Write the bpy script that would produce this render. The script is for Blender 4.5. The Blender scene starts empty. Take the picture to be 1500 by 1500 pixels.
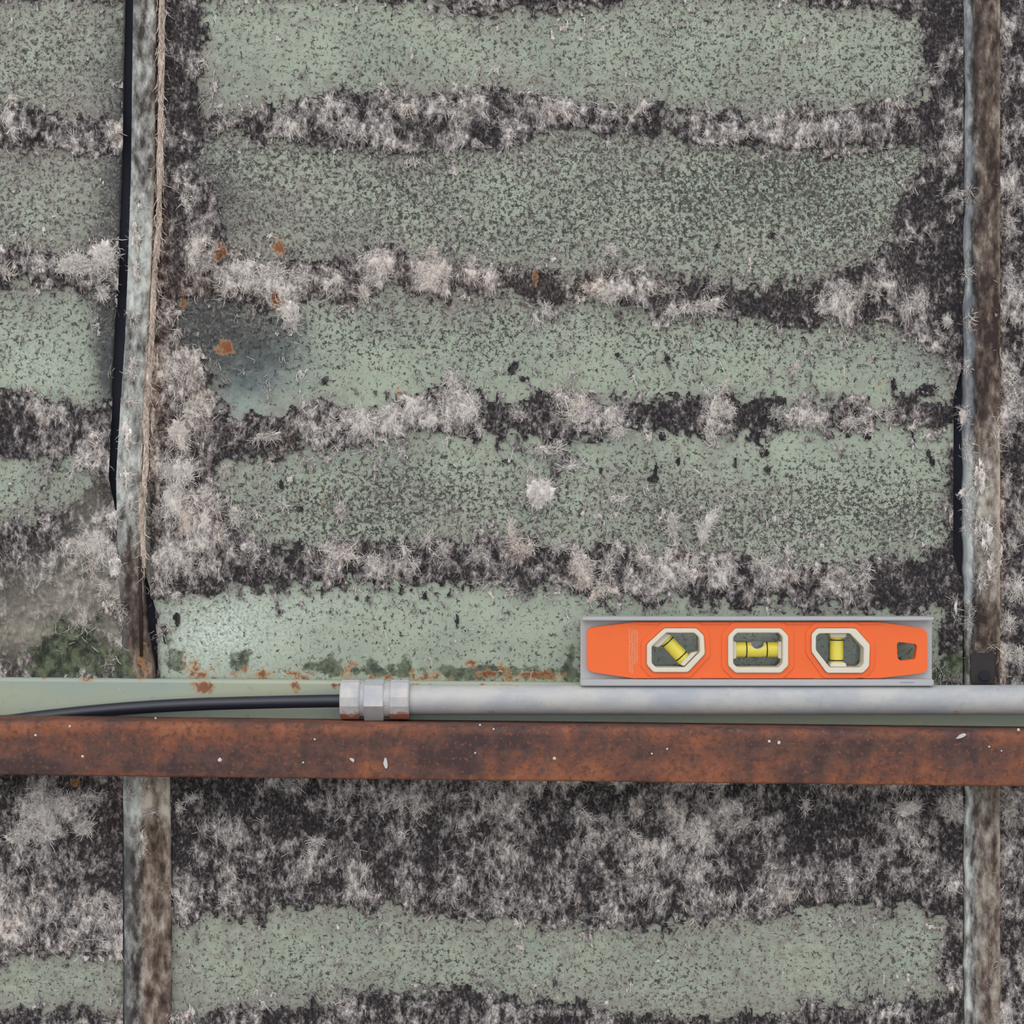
import bpy, bmesh, math
import numpy as np
from mathutils import Vector, geometry

# ------------------------------------------------------------------ camera, sky, sun, exposure
SC = bpy.context.scene
COL = SC.collection
D = 1.30            # camera to wall plane (m)
F = 2889.0          # focal length in pixels of a 1500 px frame
ZC = 1.25           # camera height

cam = bpy.data.cameras.new('camera')
cam.sensor_fit = 'HORIZONTAL'
cam.sensor_width = 36.0
cam.lens = F / 1500.0 * 36.0
cam.clip_start = 0.02
co = bpy.data.objects.new('camera', cam)
co.location = (0, -D, ZC)
co.rotation_euler = (math.radians(90), 0, 0)
COL.objects.link(co)
SC.camera = co

world = bpy.data.worlds.new('overcast_sky')
SC.world = world
world.use_nodes = True
wn = world.node_tree.nodes
wl = world.node_tree.links
wn.clear()
wo = wn.new('ShaderNodeOutputWorld')
wb = wn.new('ShaderNodeBackground')
wc = wn.new('ShaderNodeTexCoord')
ws = wn.new('ShaderNodeSeparateXYZ')
wr = wn.new('ShaderNodeValToRGB')      # overcast: zenith brighter than horizon
wr.color_ramp.elements[0].position = 0.0
wr.color_ramp.elements[0].color = (0.84, 0.86, 0.88, 1)
wr.color_ramp.elements[1].position = 1.0
wr.color_ramp.elements[1].color = (1.0, 1.0, 1.02, 1)
wl.new(wc.outputs['Generated'], ws.inputs[0])
wl.new(ws.outputs['Z'], wr.inputs[0])
wl.new(wr.outputs[0], wb.inputs['Color'])
wl.new(wb.outputs[0], wo.inputs['Surface'])
wb.inputs['Strength'].default_value = 1.38

sl = bpy.data.lights.new('veiled_sun', 'SUN')
sl.energy = 0.52
sl.angle = math.radians(35)
sl.color = (1.0, 0.98, 0.95)
so = bpy.data.objects.new('veiled_sun', sl)
so.rotation_euler = (math.radians(55), 0, math.radians(-18))
so.location = (0, -2, 3)
COL.objects.link(so)

SC.view_settings.view_transform = 'Standard'
SC.view_settings.look = 'None'
SC.view_settings.gamma = 1.0
SC.view_settings.use_curve_mapping = False
SC.view_settings.exposure = 0.0


# ------------------------------------------------------------------ helpers
def P(px, py, d=0.0):
    """A point seen at pixel (px, py), standing d metres in front of the wall."""
    s = (D - d) / F
    return ((px - 750.0) * s, -d, ZC + (750.0 - py) * s)


def S(d=0.0):
    return (D - d) / F


def PA(px, py, d):
    s = (D - d) / F
    return np.stack([(px - 750.0) * s, -d + 0 * px, ZC + (750.0 - py) * s], -1)


def _hash(ix, iy, seed):
    h = (ix.astype(np.int64) * 374761393 + iy.astype(np.int64) * 668265263 + seed * 1442695041) & 0xFFFFFFFF
    h = ((h ^ (h >> 13)) * 1274126177) & 0xFFFFFFFF
    h = (h ^ (h >> 16)) * 2246822519 & 0xFFFFFFFF
    h = h ^ (h >> 15)
    return (h & 0xFFFFFF) / float(0xFFFFFF)


def vn(x, y, seed=0):
    ix = np.floor(x)
    iy = np.floor(y)
    fx = x - ix
    fy = y - iy
    fx = fx * fx * (3 - 2 * fx)
    fy = fy * fy * (3 - 2 * fy)
    a = _hash(ix, iy, seed)
    b = _hash(ix + 1, iy, seed)
    c = _hash(ix, iy + 1, seed)
    e = _hash(ix + 1, iy + 1, seed)
    return (a * (1 - fx) + b * fx) * (1 - fy) + (c * (1 - fx) + e * fx) * fy


def fbm(x, y, octv=4, seed=0, gain=0.55):
    t = 0
    a = 1.0
    n = 0
    for o in range(octv):
        t = t + a * vn(x * 2 ** o + 17.3 * o, y * 2 ** o - 9.1 * o, seed + o * 7)
        n += a
        a *= gain
    return t / n


def sm(a, b, x):
    t = np.clip((x - a) / (b - a), 0, 1)
    return t * t * (3 - 2 * t)


def blobs(px, py, lst):
    r = 0 * px
    for cx, cy, rx, ry, a in lst:
        r = r + a * np.exp(-((px - cx) / rx) ** 2 - ((py - cy) / ry) ** 2)
    return r


def IP(x, pts):
    p = np.array(pts, float)
    return np.interp(x, p[:, 0], p[:, 1])


def mesh_obj(name, verts, faces, mat, parent=None, smooth=False, attrs=None):
    v = np.asarray(verts, np.float64).reshape(-1, 3)
    if parent is not None:
        v = v - np.array(parent.get('_o', (0, 0, 0)))
    me = bpy.data.meshes.new(name)
    if isinstance(faces, np.ndarray):
        n, k = faces.shape
        me.vertices.add(len(v))
        me.vertices.foreach_set('co', v.astype(np.float32).ravel())
        me.loops.add(n * k)
        me.loops.foreach_set('vertex_index', faces.astype(np.int32).ravel())
        me.polygons.add(n)
        me.polygons.foreach_set('loop_start', np.arange(0, n * k, k, dtype=np.int32))
        me.polygons.foreach_set('loop_total', np.full(n, k, np.int32))
        me.update(calc_edges=True)
    else:
        me.from_pydata([tuple(p) for p in v], [], faces)
        me.update()
    if attrs:
        for k2, a in attrs.items():
            at = me.attributes.new(k2, 'FLOAT', 'POINT')
            at.data.foreach_set('value', np.asarray(a, np.float32).ravel())
    if smooth:
        me.polygons.foreach_set('use_smooth', np.ones(len(me.polygons), bool))
    me.materials.append(mat)
    o = bpy.data.objects.new(name, me)
    COL.objects.link(o)
    if parent is not None:
        o.parent = parent
        if '_o' in parent:
            o['_o'] = tuple(parent['_o'])
    return o


def empty(name, loc, label, cat):
    o = bpy.data.objects.new(name, None)
    o.location = loc
    o.empty_display_size = 0.02
    o['_o'] = tuple(loc)
    o['label'] = label
    o['category'] = cat
    COL.objects.link(o)
    return o


def poly_solid(outer, holes, d0, d1, dref=None):
    """Prism of a pixel polygon (with holes) from depth d0 (back) to d1 (front)."""
    dr = d1 if dref is None else dref
    loops = [outer] + list(holes)
    flat = [p for lp in loops for p in lp]
    tri = geometry.tessellate_polygon([[Vector((p[0], p[1], 0)) for p in lp] for lp in loops])
    n = len(flat)
    vs = []
    for dd in (d0, d1):
        for (x, y) in flat:
            a = P(x, y, dr)
            vs.append((a[0], -dd, a[2]))
    fs = []
    for t in tri:
        a, b, c = [Vector(flat[i]) for i in t]
        ar = (b.x - a.x) * (c.y - a.y) - (b.y - a.y) * (c.x - a.x)
        t = list(t) if ar > 0 else [t[0], t[2], t[1]]
        # pixel y points down: ar>0 is clockwise in world x,z seen from the camera
        fs.append(tuple(n + i for i in reversed(t)))
        fs.append(tuple(t))
    s = 0
    for li, lp in enumerate(loops):
        k = len(lp)
        for i in range(k):
            j = (i + 1) % k
            fs.append((s + i, s + j, n + s + j, n + s + i))
        s += k
    return vs, fs


def solid(name, outer, holes, d0, d1, mat, parent, bevel=0.0, dref=None, smooth=False):
    vs, fs = poly_solid(outer, holes, d0, d1, dref)
    o = mesh_obj(name, vs, fs, mat, parent)
    bm = bmesh.new()
    bm.from_mesh(o.data)
    bmesh.ops.recalc_face_normals(bm, faces=bm.faces)
    bmesh.ops.dissolve_limit(bm, angle_limit=0.01, verts=bm.verts, edges=bm.edges)
    if bevel > 0:
        es = [e for e in bm.edges if len(e.link_faces) == 2 and e.calc_face_angle(0) > 0.9]
        bmesh.ops.bevel(bm, geom=es, offset=bevel, segments=2, affect='EDGES', clamp_overlap=True)
    bm.to_mesh(o.data)
    bm.free()
    return o


def round_poly(pts, r, n=4):
    out = []
    k = len(pts)
    for i in range(k):
        p0, p1, p2 = Vector(pts[i - 1]), Vector(pts[i]), Vector(pts[(i + 1) % k])
        a = (p0 - p1)
        b = (p2 - p1)
        rr = min(r, a.length * 0.45, b.length * 0.45)
        a = p1 + a.normalized() * rr
        b = p1 + b.normalized() * rr
        for j in range(n + 1):
            t = j / n
            out.append(tuple((1 - t) ** 2 * a + 2 * t * (1 - t) * p1 + t * t * b))
    return out


def offset_poly(pts, o):
    """Grow (o>0) a convex pixel polygon by o pixels."""
    k = len(pts)
    c = sum((Vector(p) for p in pts), Vector((0, 0))) / k
    res = []
    for i in range(k):
        p0, p1, p2 = Vector(pts[i - 1]), Vector(pts[i]), Vector(pts[(i + 1) % k])
        e1 = (p1 - p0).normalized()
        e2 = (p2 - p1).normalized()
        n1 = Vector((e1.y, -e1.x))
        n2 = Vector((e2.y, -e2.x))
        if n1.dot(p1 - c) < 0:
            n1 = -n1
        if n2.dot(p1 - c) < 0:
            n2 = -n2
        m = (n1 + n2)
        m = m / max(0.2, 1 + n1.dot(n2))
        res.append(tuple(p1 + m * o))
    return res


def tube(path, rad, n=16, closed_ends=True):
    """Tube along world points; rad scalar or list."""
    p = [Vector(q) for q in path]
    m = len(p)
    if not hasattr(rad, '__len__'):
        rad = [rad] * m
    vs, fs = [], []
    for i in range(m):
        t = (p[min(i + 1, m - 1)] - p[max(i - 1, 0)]).normalized()
        u = t.cross(Vector((0, 1, 0)))
        if u.length < 1e-3:
            u = t.cross(Vector((1, 0, 0)))
        u.normalize()
        w = t.cross(u).normalized()
        for k in range(n):
            a = 2 * math.pi * k / n
            vs.append(p[i] + (u * math.cos(a) + w * math.sin(a)) * rad[i])
    for i in range(m - 1):
        for k in range(n):
            k2 = (k + 1) % n
            fs.append((i * n + k, i * n + k2, (i + 1) * n + k2, (i + 1) * n + k))
    if closed_ends:
        fs.append(tuple(reversed(range(n))))
        fs.append(tuple((m - 1) * n + k for k in range(n)))
    return vs, fs


def lathe_x(profile, cy, cz, n=32, phase=0.0):
    """Profile [(x, r)...] turned about an axis along x; closed when the last equals the first."""
    vs, fs = [], []
    m = len(profile)
    for (x, r) in profile:
        for k in range(n):
            a = 2 * math.pi * k / n + phase
            vs.append((x, cy + r * math.cos(a), cz + r * math.sin(a)))
    for i in range(m - 1):
        for k in range(n):
            k2 = (k + 1) % n
            fs.append((i * n + k, i * n + k2, (i + 1) * n + k2, (i + 1) * n + k))
    return vs, fs


# ------------------------------------------------------------------ materials
class NT:
    def __init__(self, name):
        self.m = bpy.data.materials.new(name)
        self.m.use_nodes = True
        self.t = self.m.node_tree
        self.t.nodes.clear()
        self.out = self.t.nodes.new('ShaderNodeOutputMaterial')
        self.b = self.t.nodes.new('ShaderNodeBsdfPrincipled')
        self.t.links.new(self.b.outputs[0], self.out.inputs[0])
        self.tc = self.t.nodes.new('ShaderNodeTexCoord')

    def put(self, sock, v):
        if hasattr(v, 'is_linked') or isinstance(v, bpy.types.NodeSocket):
            self.t.links.new(v, sock)
        else:
            sock.default_value = v

    def set(self, name, v):
        self.put(self.b.inputs[name], v)

    def attr(self, name):
        n = self.t.nodes.new('ShaderNodeAttribute')
        n.attribute_name = name
        return n.outputs['Fac']

    def noise(self, scale, detail=2, rough=0.5, stretch=None, dist=0.0):
        n = self.t.nodes.new('ShaderNodeTexNoise')
        n.inputs['Scale'].default_value = scale
        n.inputs['Detail'].default_value = detail
        n.inputs['Roughness'].default_value = rough
        n.inputs['Distortion'].default_value = dist
        src = self.tc.outputs['Object']
        if stretch:
            mp = self.t.nodes.new('ShaderNodeMapping')
            mp.inputs['Scale'].default_value = stretch
            self.t.links.new(src, mp.inputs[0])
            src = mp.outputs[0]
        self.t.links.new(src, n.inputs['Vector'])
        return n.outputs['Fac']

    def math(self, op, a, b=0.0, c=None, clamp=False):
        n = self.t.nodes.new('ShaderNodeMath')
        n.operation = op
        n.use_clamp = clamp
        self.put(n.inputs[0], a)
        self.put(n.inputs[1], b)
        if c is not None:
            self.put(n.inputs[2], c)
        return n.outputs[0]

    def step(self, x, lo, hi):
        n = self.t.nodes.new('ShaderNodeMapRange')
        n.interpolation_type = 'SMOOTHSTEP'
        self.put(n.inputs['Value'], x)
        self.put(n.inputs['From Min'], lo)
        self.put(n.inputs['From Max'], hi)
        return n.outputs[0]

    def mix(self, f, a, b):
        n = self.t.nodes.new('ShaderNodeMix')
        n.data_type = 'RGBA'
        self.put(n.inputs[0], f)
        self.put(n.inputs[6], a)
        self.put(n.inputs[7], b)
        return n.outputs[2]

    def ramp(self, f, stops):
        n = self.t.nodes.new('ShaderNodeValToRGB')
        e = n.color_ramp.elements
        while len(e) < len(stops):
            e.new(0.5)
        for i, (p, c) in enumerate(stops):
            e[i].position = p
            e[i].color = c
        self.put(n.inputs[0], f)
        return n.outputs[0]

    def bump(self, h, strength=0.3, dist=0.001):
        n = self.t.nodes.new('ShaderNodeBump')
        n.inputs['Strength'].default_value = strength
        n.inputs['Distance'].default_value = dist
        self.t.links.new(h, n.inputs['Height'])
        self.t.links.new(n.outputs[0], self.b.inputs['Normal'])


def c8(r, g, b):
    f = lambda v: (v / 255 / 12.92) if v / 255 <= 0.04045 else ((v / 255 + 0.055) / 1.055) ** 2.4
    return (f(r), f(g), f(b), 1.0)


def grade(m, col):
    """Wear shared by painted steel: moss and rust from hand-placed attributes."""
    n1 = m.noise(90, 4, 0.6)
    moss = m.attr('moss')
    mf = m.step(m.math('ADD', moss, m.math('MULTIPLY', m.math('SUBTRACT', n1, 0.5), 2.6)), 0.28, 0.62)
    mc = m.mix(m.step(m.noise(160, 4, 0.65), 0.35, 0.65), c8(46, 52, 44), c8(100, 110, 88))
    mf = m.math('MULTIPLY', mf, m.step(moss, 0.05, 0.25))
    col = m.mix(m.math('MULTIPLY', mf, 0.92), col, mc)
    rust = m.attr('rust')
    n2 = m.noise(190, 4, 0.65)
    rf = m.math('ADD', m.math('MULTIPLY', rust, 0.95), m.math('MULTIPLY', m.math('SUBTRACT', n2, 0.5), 3.2))
    rf = m.math('MULTIPLY', rf, m.step(rust, 0.05, 0.3))
    col = m.mix(m.math('MULTIPLY', m.step(rf, 0.25, 0.55), 0.6), col, m.mix(n2, c8(172, 120, 70), c8(168, 140, 105)))
    col = m.mix(m.math('MULTIPLY', m.step(rf, 0.5, 0.9), 0.9), col, m.mix(n1, c8(76, 42, 32), c8(150, 82, 44)))
    return col


def mat_panel():
    m = NT('mint_paint_specked_with_glue')
    big = m.noise(18, 3, 0.55)
    col = m.mix(m.step(big, 0.35, 0.65), c8(144, 153, 139), c8(159, 169, 152))
    fine = m.noise(420, 2, 0.6)
    col = m.mix(m.math('MULTIPLY', m.step(fine, 0.5, 0.75), 0.5), col, c8(172, 184, 168))
    pale = m.attr('pale')
    col = m.mix(m.math('MULTIPLY', pale, m.step(m.noise(480, 4, 0.75), 0.40, 0.56)), col, c8(200, 212, 202))
    col = m.mix(m.math('MULTIPLY', m.attr('blue'), 0.8, clamp=True), col, c8(116, 130, 134))
    haze = m.attr('haze')
    hz = m.math('ADD', haze, m.math('MULTIPLY', m.math('SUBTRACT', m.noise(130, 5, 0.7), 0.5), 2.6))
    col = m.mix(m.math('MULTIPLY', m.step(hz, 0.15, 1.1), 0.8), col, c8(128, 121, 114))
    stain_shade = m.attr('stain_shade')  # dark stains, plus the shade painted along the left panel's edge
    st = m.math('ADD', stain_shade, m.math('MULTIPLY', m.math('SUBTRACT', m.noise(110, 4, 0.7), 0.5), 1.2))
    st = m.math('MULTIPLY', st, m.step(stain_shade, 0.02, 0.25))
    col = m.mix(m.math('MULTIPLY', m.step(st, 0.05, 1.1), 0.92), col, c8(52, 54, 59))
    # black specks of old adhesive
    dens = m.attr('speck')
    nz = m.noise(400, 4.0, 0.85)
    nz2 = m.noise(210, 2, 0.6)
    nn = m.math('ADD', m.math('MULTIPLY', nz, 0.72), m.math('MULTIPLY', nz2, 0.28))
    thr = m.math('SUBTRACT', 0.600, m.math('MULTIPLY', dens, 0.115))
    sp = m.step(m.math('SUBTRACT', nn, thr), -0.008, 0.022)
    sp2 = m.step(m.math('SUBTRACT', m.noise(170, 1.5, 0.5), m.math('SUBTRACT', 0.80, m.math('MULTIPLY', dens, 0.12))), 0.0, 0.03)
    sp = m.math('MAXIMUM', sp, sp2)
    spc = m.mix(m.step(m.noise(240, 2), 0.45, 0.66), c8(37, 36, 37), c8(80, 76, 71))
    col = m.mix(m.math('MULTIPLY', sp, 0.93), col, spc)
    # brown-grey fluff clinging to paint
    fl = m.step(m.math('ADD', m.noise(210, 5, 0.75, None, 1.2), m.math('MULTIPLY', haze, 0.20)), 0.56, 0.74)
    fl = m.math('MULTIPLY', fl, m.step(m.noise(700, 2, 0.6), 0.35, 0.6))
    col = m.mix(m.math('MULTIPLY', fl, 0.6), col, c8(160, 154, 148))
    och = m.step(m.noise(75, 2, 0.4), 0.74, 0.80)
    col = m.mix(m.math('MULTIPLY', och, 0.6), col, c8(160, 130, 70))
    col = grade(m, col)
    m.set('Base Color', col)
    m.set('Roughness', 0.6)
    m.set('Specular IOR Level', 0.3)
    m.bump(m.math('ADD', sp, m.math('MULTIPLY', fine, 0.3)), 0.25, 0.0006)
    return m.m


def fuzz_colour(m, l, warm, top=(208, 201, 197), mid=(164, 158, 156)):
    c = m.ramp(l, [(0.0, c8(44, 41, 44)), (0.25, c8(74, 69, 70)), (0.5, c8(122, 117, 116)),
                   (0.75, c8(*mid)), (1.0, c8(*top))])
    return m.mix(m.math('MULTIPLY', warm, 0.75, clamp=True), c, m.ramp(l, [(0.0, c8(60, 44, 38)), (0.5, c8(150, 124, 106)), (1.0, c8(232, 208, 186))]))


def mat_residue():
    m = NT('torn_glass_wool_on_black_adhesive')
    l = m.attr('light')
    f1 = m.noise(560, 3, 0.65, (1.0, 1.0, 0.6), 0.8)
    f2 = m.noise(260, 3, 0.65, None, 0.5)
    l2 = m.math('ADD', l, m.math('MULTIPLY', m.math('SUBTRACT', f1, 0.5), 1.75))
    l2 = m.math('ADD', l2, m.math('MULTIPLY', m.math('SUBTRACT', f2, 0.5), 0.75), clamp=True)
    col = fuzz_colour(m, l2, m.attr('warm'))
    tan = m.attr('tan')
    col = m.mix(tan, col, m.mix(f2, c8(108, 102, 92), c8(176, 172, 158)))
    col = grade(m, col)
    m.set('Base Color', col)
    m.set('Roughness', 0.95)
    m.set('Specular IOR Level', 0.1)
    m.bump(l2, 0.35, 0.0008)
    return m.m


def mat_wool():
    m = NT('glass_wool_fibres')
    l = m.attr('light')
    l2 = m.math('ADD', l, m.math('MULTIPLY', m.math('SUBTRACT', m.noise(520, 4, 0.7, (1, 1, 0.6), 0.8), 0.5), 1.4), clamp=True)
    m.set('Base Color', fuzz_colour(m, l2, m.attr('warm'), (252, 247, 243), (204, 197, 193)))
    m.set('Roughness', 0.95)
    m.set('Specular IOR Level', 0.1)
    m.bump(l2, 0.6, 0.001)
    return m.m


def mat_stud():
    m = NT('weathered_galvanised_stud')
    l = m.attr('light')
    f = m.noise(260, 5, 0.7, (1, 1, 0.45))
    l2 = m.math('ADD', l, m.math('MULTIPLY', m.math('SUBTRACT', f, 0.5), 1.7), clamp=True)
    col = m.ramp(l2, [(0.0, c8(32, 29, 30)), (0.3, c8(72, 65, 62)), (0.6, c8(135, 135, 132)), (1.0, c8(196, 200, 195))])
    col = m.mix(m.math('MULTIPLY', m.attr('warm'), 0.8, clamp=True), col, m.mix(l2, c8(66, 46, 38), c8(190, 164, 140)))
    col = m.mix(m.attr('tan'), col, m.mix(f, c8(92, 97, 106), c8(142, 150, 158)))
    col = grade(m, col)
    m.set('Base Color', col)
    m.set('Roughness', 0.7)
    m.set('Specular IOR Level', 0.3)
    m.bump(f, 0.4, 0.001)
    return m.m


def mat_strip():
    m = NT('pale_green_painted_steel')
    n = m.noise(30, 4, 0.6, (0.3, 1, 1.5))
    col = m.mix(m.step(n, 0.35, 0.7), c8(160, 166, 144), c8(146, 158, 150))
    col = m.mix(m.math('MULTIPLY', m.step(m.noise(160, 4, 0.7), 0.55, 0.8), 0.4), col, c8(110, 122, 108))
    col = grade(m, col)
    m.set('Base Color', col)
    m.set('Roughness', 0.5)
    m.bump(n, 0.1, 0.0005)
    return m.m


def mat_rust():
    m = NT('rusted_angle_steel')
    a = m.noise(26, 6, 0.68)
    b = m.noise(95, 5, 0.7)
    c = m.noise(260, 4, 0.7)
    s = m.noise(22, 4, 0.6, (0.22, 1.0, 2.2))
    e = m.attr('edge')
    v = m.math('ADD', m.math('MULTIPLY', a, 0.85), m.math('MULTIPLY', b, 0.45))
    v = m.math('SUBTRACT', v, 0.15)
    v = m.math('ADD', v, m.math('MULTIPLY', e, 0.13))
    v = m.math('ADD', v, m.math('MULTIPLY', m.math('SUBTRACT', s, 0.5), 0.5))
    col = m.ramp(v, [(0.38, c8(70, 54, 54)), (0.48, c8(92, 67, 61)), (0.56, c8(110, 72, 60)), (0.66, c8(134, 84, 62)), (0.80, c8(150, 101, 76))])
    col = m.mix(m.math('MULTIPLY', m.step(c, 0.50, 0.66), 0.6), col, c8(70, 50, 47))
    col = m.mix(m.math('MULTIPLY', m.step(m.noise(330, 3, 0.6), 0.56, 0.7), 0.5), col, c8(150, 94, 68))
    col = m.mix(m.math('MULTIPLY', m.step(m.noise(60, 4, 0.65), 0.56, 0.68), 0.45), col, c8(88, 76, 76))
    col = m.mix(m.attr('lime'), col, c8(205, 205, 200))
    m.set('Base Color', col)
    m.set('Roughness', 0.75)
    m.set('Specular IOR Level', 0.25)
    m.bump(m.math('ADD', m.math('MULTIPLY', b, 0.6), c), 0.4, 0.0012)
    return m.m


def mat_galv():
    m = NT('dull_galvanised_steel')
    n = m.noise(55, 5, 0.65, (0.5, 1, 1))
    n2 = m.noise(300, 3, 0.6)
    col = m.mix(m.step(n, 0.3, 0.7), c8(154, 159, 167), c8(182, 181, 178))
    col = m.mix(m.math('MULTIPLY', m.step(n2, 0.55, 0.8), 0.35), col, c8(132, 134, 138))
    col = m.mix(m.math('MULTIPLY', m.step(m.noise(110, 2, 0.4), 0.72, 0.78), 0.5), col, c8(150, 110, 92))
    m.set('Base Color', col)
    m.set('Metallic', 0.0)
    m.set('Roughness', 0.5)
    m.bump(n2, 0.12, 0.0005)
    return m.m


def mat_fitting():
    m = NT('zinc_fitting_with_rust_below')
    n = m.noise(60, 4, 0.65)
    col = m.mix(m.step(n, 0.35, 0.7), c8(168, 170, 176), c8(192, 188, 184))
    r = m.math('ADD', m.attr('rust'), m.math('MULTIPLY', m.math('SUBTRACT', m.noise(200, 3, 0.6), 0.5), 1.4))
    col = m.mix(m.math('MULTIPLY', m.step(r, 0.4, 0.7), 0.9), col, m.mix(n, c8(150, 74, 44), c8(176, 124, 92)))
    m.set('Base Color', col)
    m.set('Roughness', 0.5)
    return m.m


def mat_plain(name, col, rough=0.5, var=0.06, scale=60, spec=0.4, metal=0.0):
    m = NT(name)
    n = m.noise(scale, 4, 0.6)
    d = tuple(max(0, x * (1 - var * 2)) for x in col[:3]) + (1,)
    u = tuple(min(1, x * (1 + var)) for x in col[:3]) + (1,)
    m.set('Base Color', m.mix(n, d, u))
    m.set('Roughness', rough)
    m.set('Specular IOR Level', spec)
    m.set('Metallic', metal)
    return m.m


def mat_clear():
    m = NT('clear_acrylic')
    t = m.t.nodes.new('ShaderNodeBsdfTransparent')
    t.inputs[0].default_value = (0.97, 0.98, 0.98, 1)
    g = m.t.nodes.new('ShaderNodeBsdfGlossy')
    g.inputs['Roughness'].default_value = 0.08
    fr = m.t.nodes.new('ShaderNodeFresnel')
    fr.inputs[0].default_value = 1.45
    mx = m.t.nodes.new('ShaderNodeMixShader')
    m.t.links.new(fr.outputs[0], mx.inputs[0])
    m.t.links.new(t.outputs[0], mx.inputs[1])
    m.t.links.new(g.outputs[0], mx.inputs[2])
    m.t.links.new(mx.outputs[0], m.out.inputs[0])
    return m.m


def mat_vial():
    m = NT('yellow_vial_liquid')
    m.set('Base Color', c8(228, 213, 84))
    m.set('Roughness', 0.22)
    m.set('Transmission Weight', 0.0)
    m.set('Subsurface Weight', 0.35)
    m.set('Subsurface Radius', (0.004, 0.0035, 0.001))
    m.set('Subsurface Scale', 1.0)
    return m.m


M = dict(panel=mat_panel(), residue=mat_residue(), wool=mat_wool(), stud=mat_stud(), strip=mat_strip(), rust=mat_rust(),
         galv=mat_galv(), fit=mat_fitting(), clear=mat_clear(), vial=mat_vial(),
         orange=mat_plain('orange_plastic', c8(237, 105, 47), 0.42, 0.03, 80),
         alu=mat_plain('grey_coated_aluminium', c8(176, 177, 180), 0.5, 0.05, 40),
         cream=mat_plain('cream_plastic', c8(216, 209, 193), 0.45, 0.03, 60),
         black=mat_plain('black_cable_jacket', c8(32, 36, 48), 0.32, 0.1, 60, 0.5),
         dark=mat_plain('black_sooty_backing', c8(46, 47, 56), 0.9, 0.2, 40, 0.1),
         ink=mat_plain('black_ink', c8(34, 34, 20), 0.5, 0.02),
         print=mat_plain('worn_grey_print', c8(226, 150, 112), 0.6, 0.08, 400),
         lime=mat_plain('lime_spatter', c8(196, 194, 190), 0.8, 0.06),
         ground=mat_plain('worn_concrete', c8(150, 147, 140), 0.9, 0.15, 8, 0.2),
         browned=mat_plain('brown_rusty_rod', c8(60, 46, 42), 0.8, 0.25, 120, 0.2))

# ------------------------------------------------------------------ where the residue lies (hand-measured outlines)
Y0 = [(235, 345), (330, 352), (400, 378), (450, 384), (500, 380), (520, 362), (560, 358), (600, 374), (650, 378), (700, 386), (750, 386), (790, 396), (840, 400), (900, 400), (960, 402), (1010, 406), (1080, 412), (1120, 422), (1180, 420), (1205, 402), (1240, 400), (1280, 380), (1320, 340), (1395, 330)]
Y1 = [(235, 425), (330, 438), (400, 458), (425, 478), (450, 440), (520, 436), (560, 432), (620, 432), (660, 442), (700, 436), (750, 432), (800, 462), (850, 438), (900, 438), (960, 456), (1000, 465), (1050, 458), (1090, 470), (1150, 475), (1200, 483), (1260, 482), (1310, 478), (1340, 500), (1395, 540)]
Y2 = [(235, 560), (310, 602), (350, 606), (380, 598), (410, 602), (440, 590), (470, 578), (500, 582), (540, 590), (570, 582), (600, 578), (640, 572), (670, 560), (700, 570), (720, 586), (770, 580), (800, 568), (850, 572), (880, 587), (905, 580), (950, 586), (985, 574), (1040, 574), (1080, 580), (1130, 586), (1190, 580), (1250, 580), (1300, 584), (1340, 584), (1370, 582), (1395, 584)]
Y3 = [(235, 720), (320, 682), (360, 672), (400, 662), (430, 655), (470, 662), (520, 656), (560, 650), (610, 640), (700, 640), (760, 642), (800, 652), (850, 640), (900, 640), (950, 630), (990, 630), (1020, 640), (1050, 646), (1080, 641), (1130, 634), (1160, 624), (1200, 636), (1220, 642), (1250, 632), (1300, 630), (1350, 628), (1395, 634)]
Y4 = [(235, 740), (330, 765), (360, 785), (400, 792), (440, 798), (500, 794), (560, 795), (620, 790), (690, 784), (750, 790), (790, 798), (840, 800), (880, 796), (920, 800), (980, 810), (1030, 813), (1080, 815), (1130, 815), (1180, 826), (1230, 830), (1270, 826), (1330, 820), (1365, 810), (1395, 788)]
Y5 = [(230, 892), (260, 878), (300, 871), (340, 865), (400, 862), (440, 860), (480, 865), (510, 856), (540, 862), (570, 863), (600, 857), (650, 855), (700, 858), (750, 862), (790, 870), (830, 868), (870, 876), (920, 886), (960, 891), (1000, 886), (1060, 890), (1160, 893), (1280, 893), (1395, 896)]
B1 = [(235, -.15), (330, .2), (450, .22), (520, .15), (640, .2), (700, -.05), (760, -.05), (820, -.32), (870, .15), (930, -.1), (1000, .0), (1080, -.32), (1180, -.22), (1230, .12), (1280, -.12), (1330, -.1), (1395, -.4)]
B2 = [(235, .1), (320, -.15), (420, -.12), (480, 0), (540, .25), (600, .08), (640, -.05), (690, .15), (730, -.3), (790, -.1), (850, .2), (900, .05), (950, -.28), (1000, -.2), (1050, .08), (1100, -.3), (1180, .05), (1240, 0), (1290, -.2), (1330, -.4), (1395, -.45)]
B3 = [(235, .12), (330, 0), (440, -.15), (500, .22), (560, .1), (620, .05), (700, -.05), (780, -.1), (860, .15), (960, .08), (1050, -.02), (1150, .02), (1250, -.05), (1300, -.3), (1395, -.38)]
XM = [(-400, 300), (251, 296), (300, 318), (345, 335), (425, 330), (440, 268), (500, 264), (525, 300), (560, 316), (600, 322), (650, 326), (700, 326), (750, 335), (800, 335), (850, 300), (872, 250), (885, 232), (995, 228), (1130, 900), (1150, 2400)]
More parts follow.
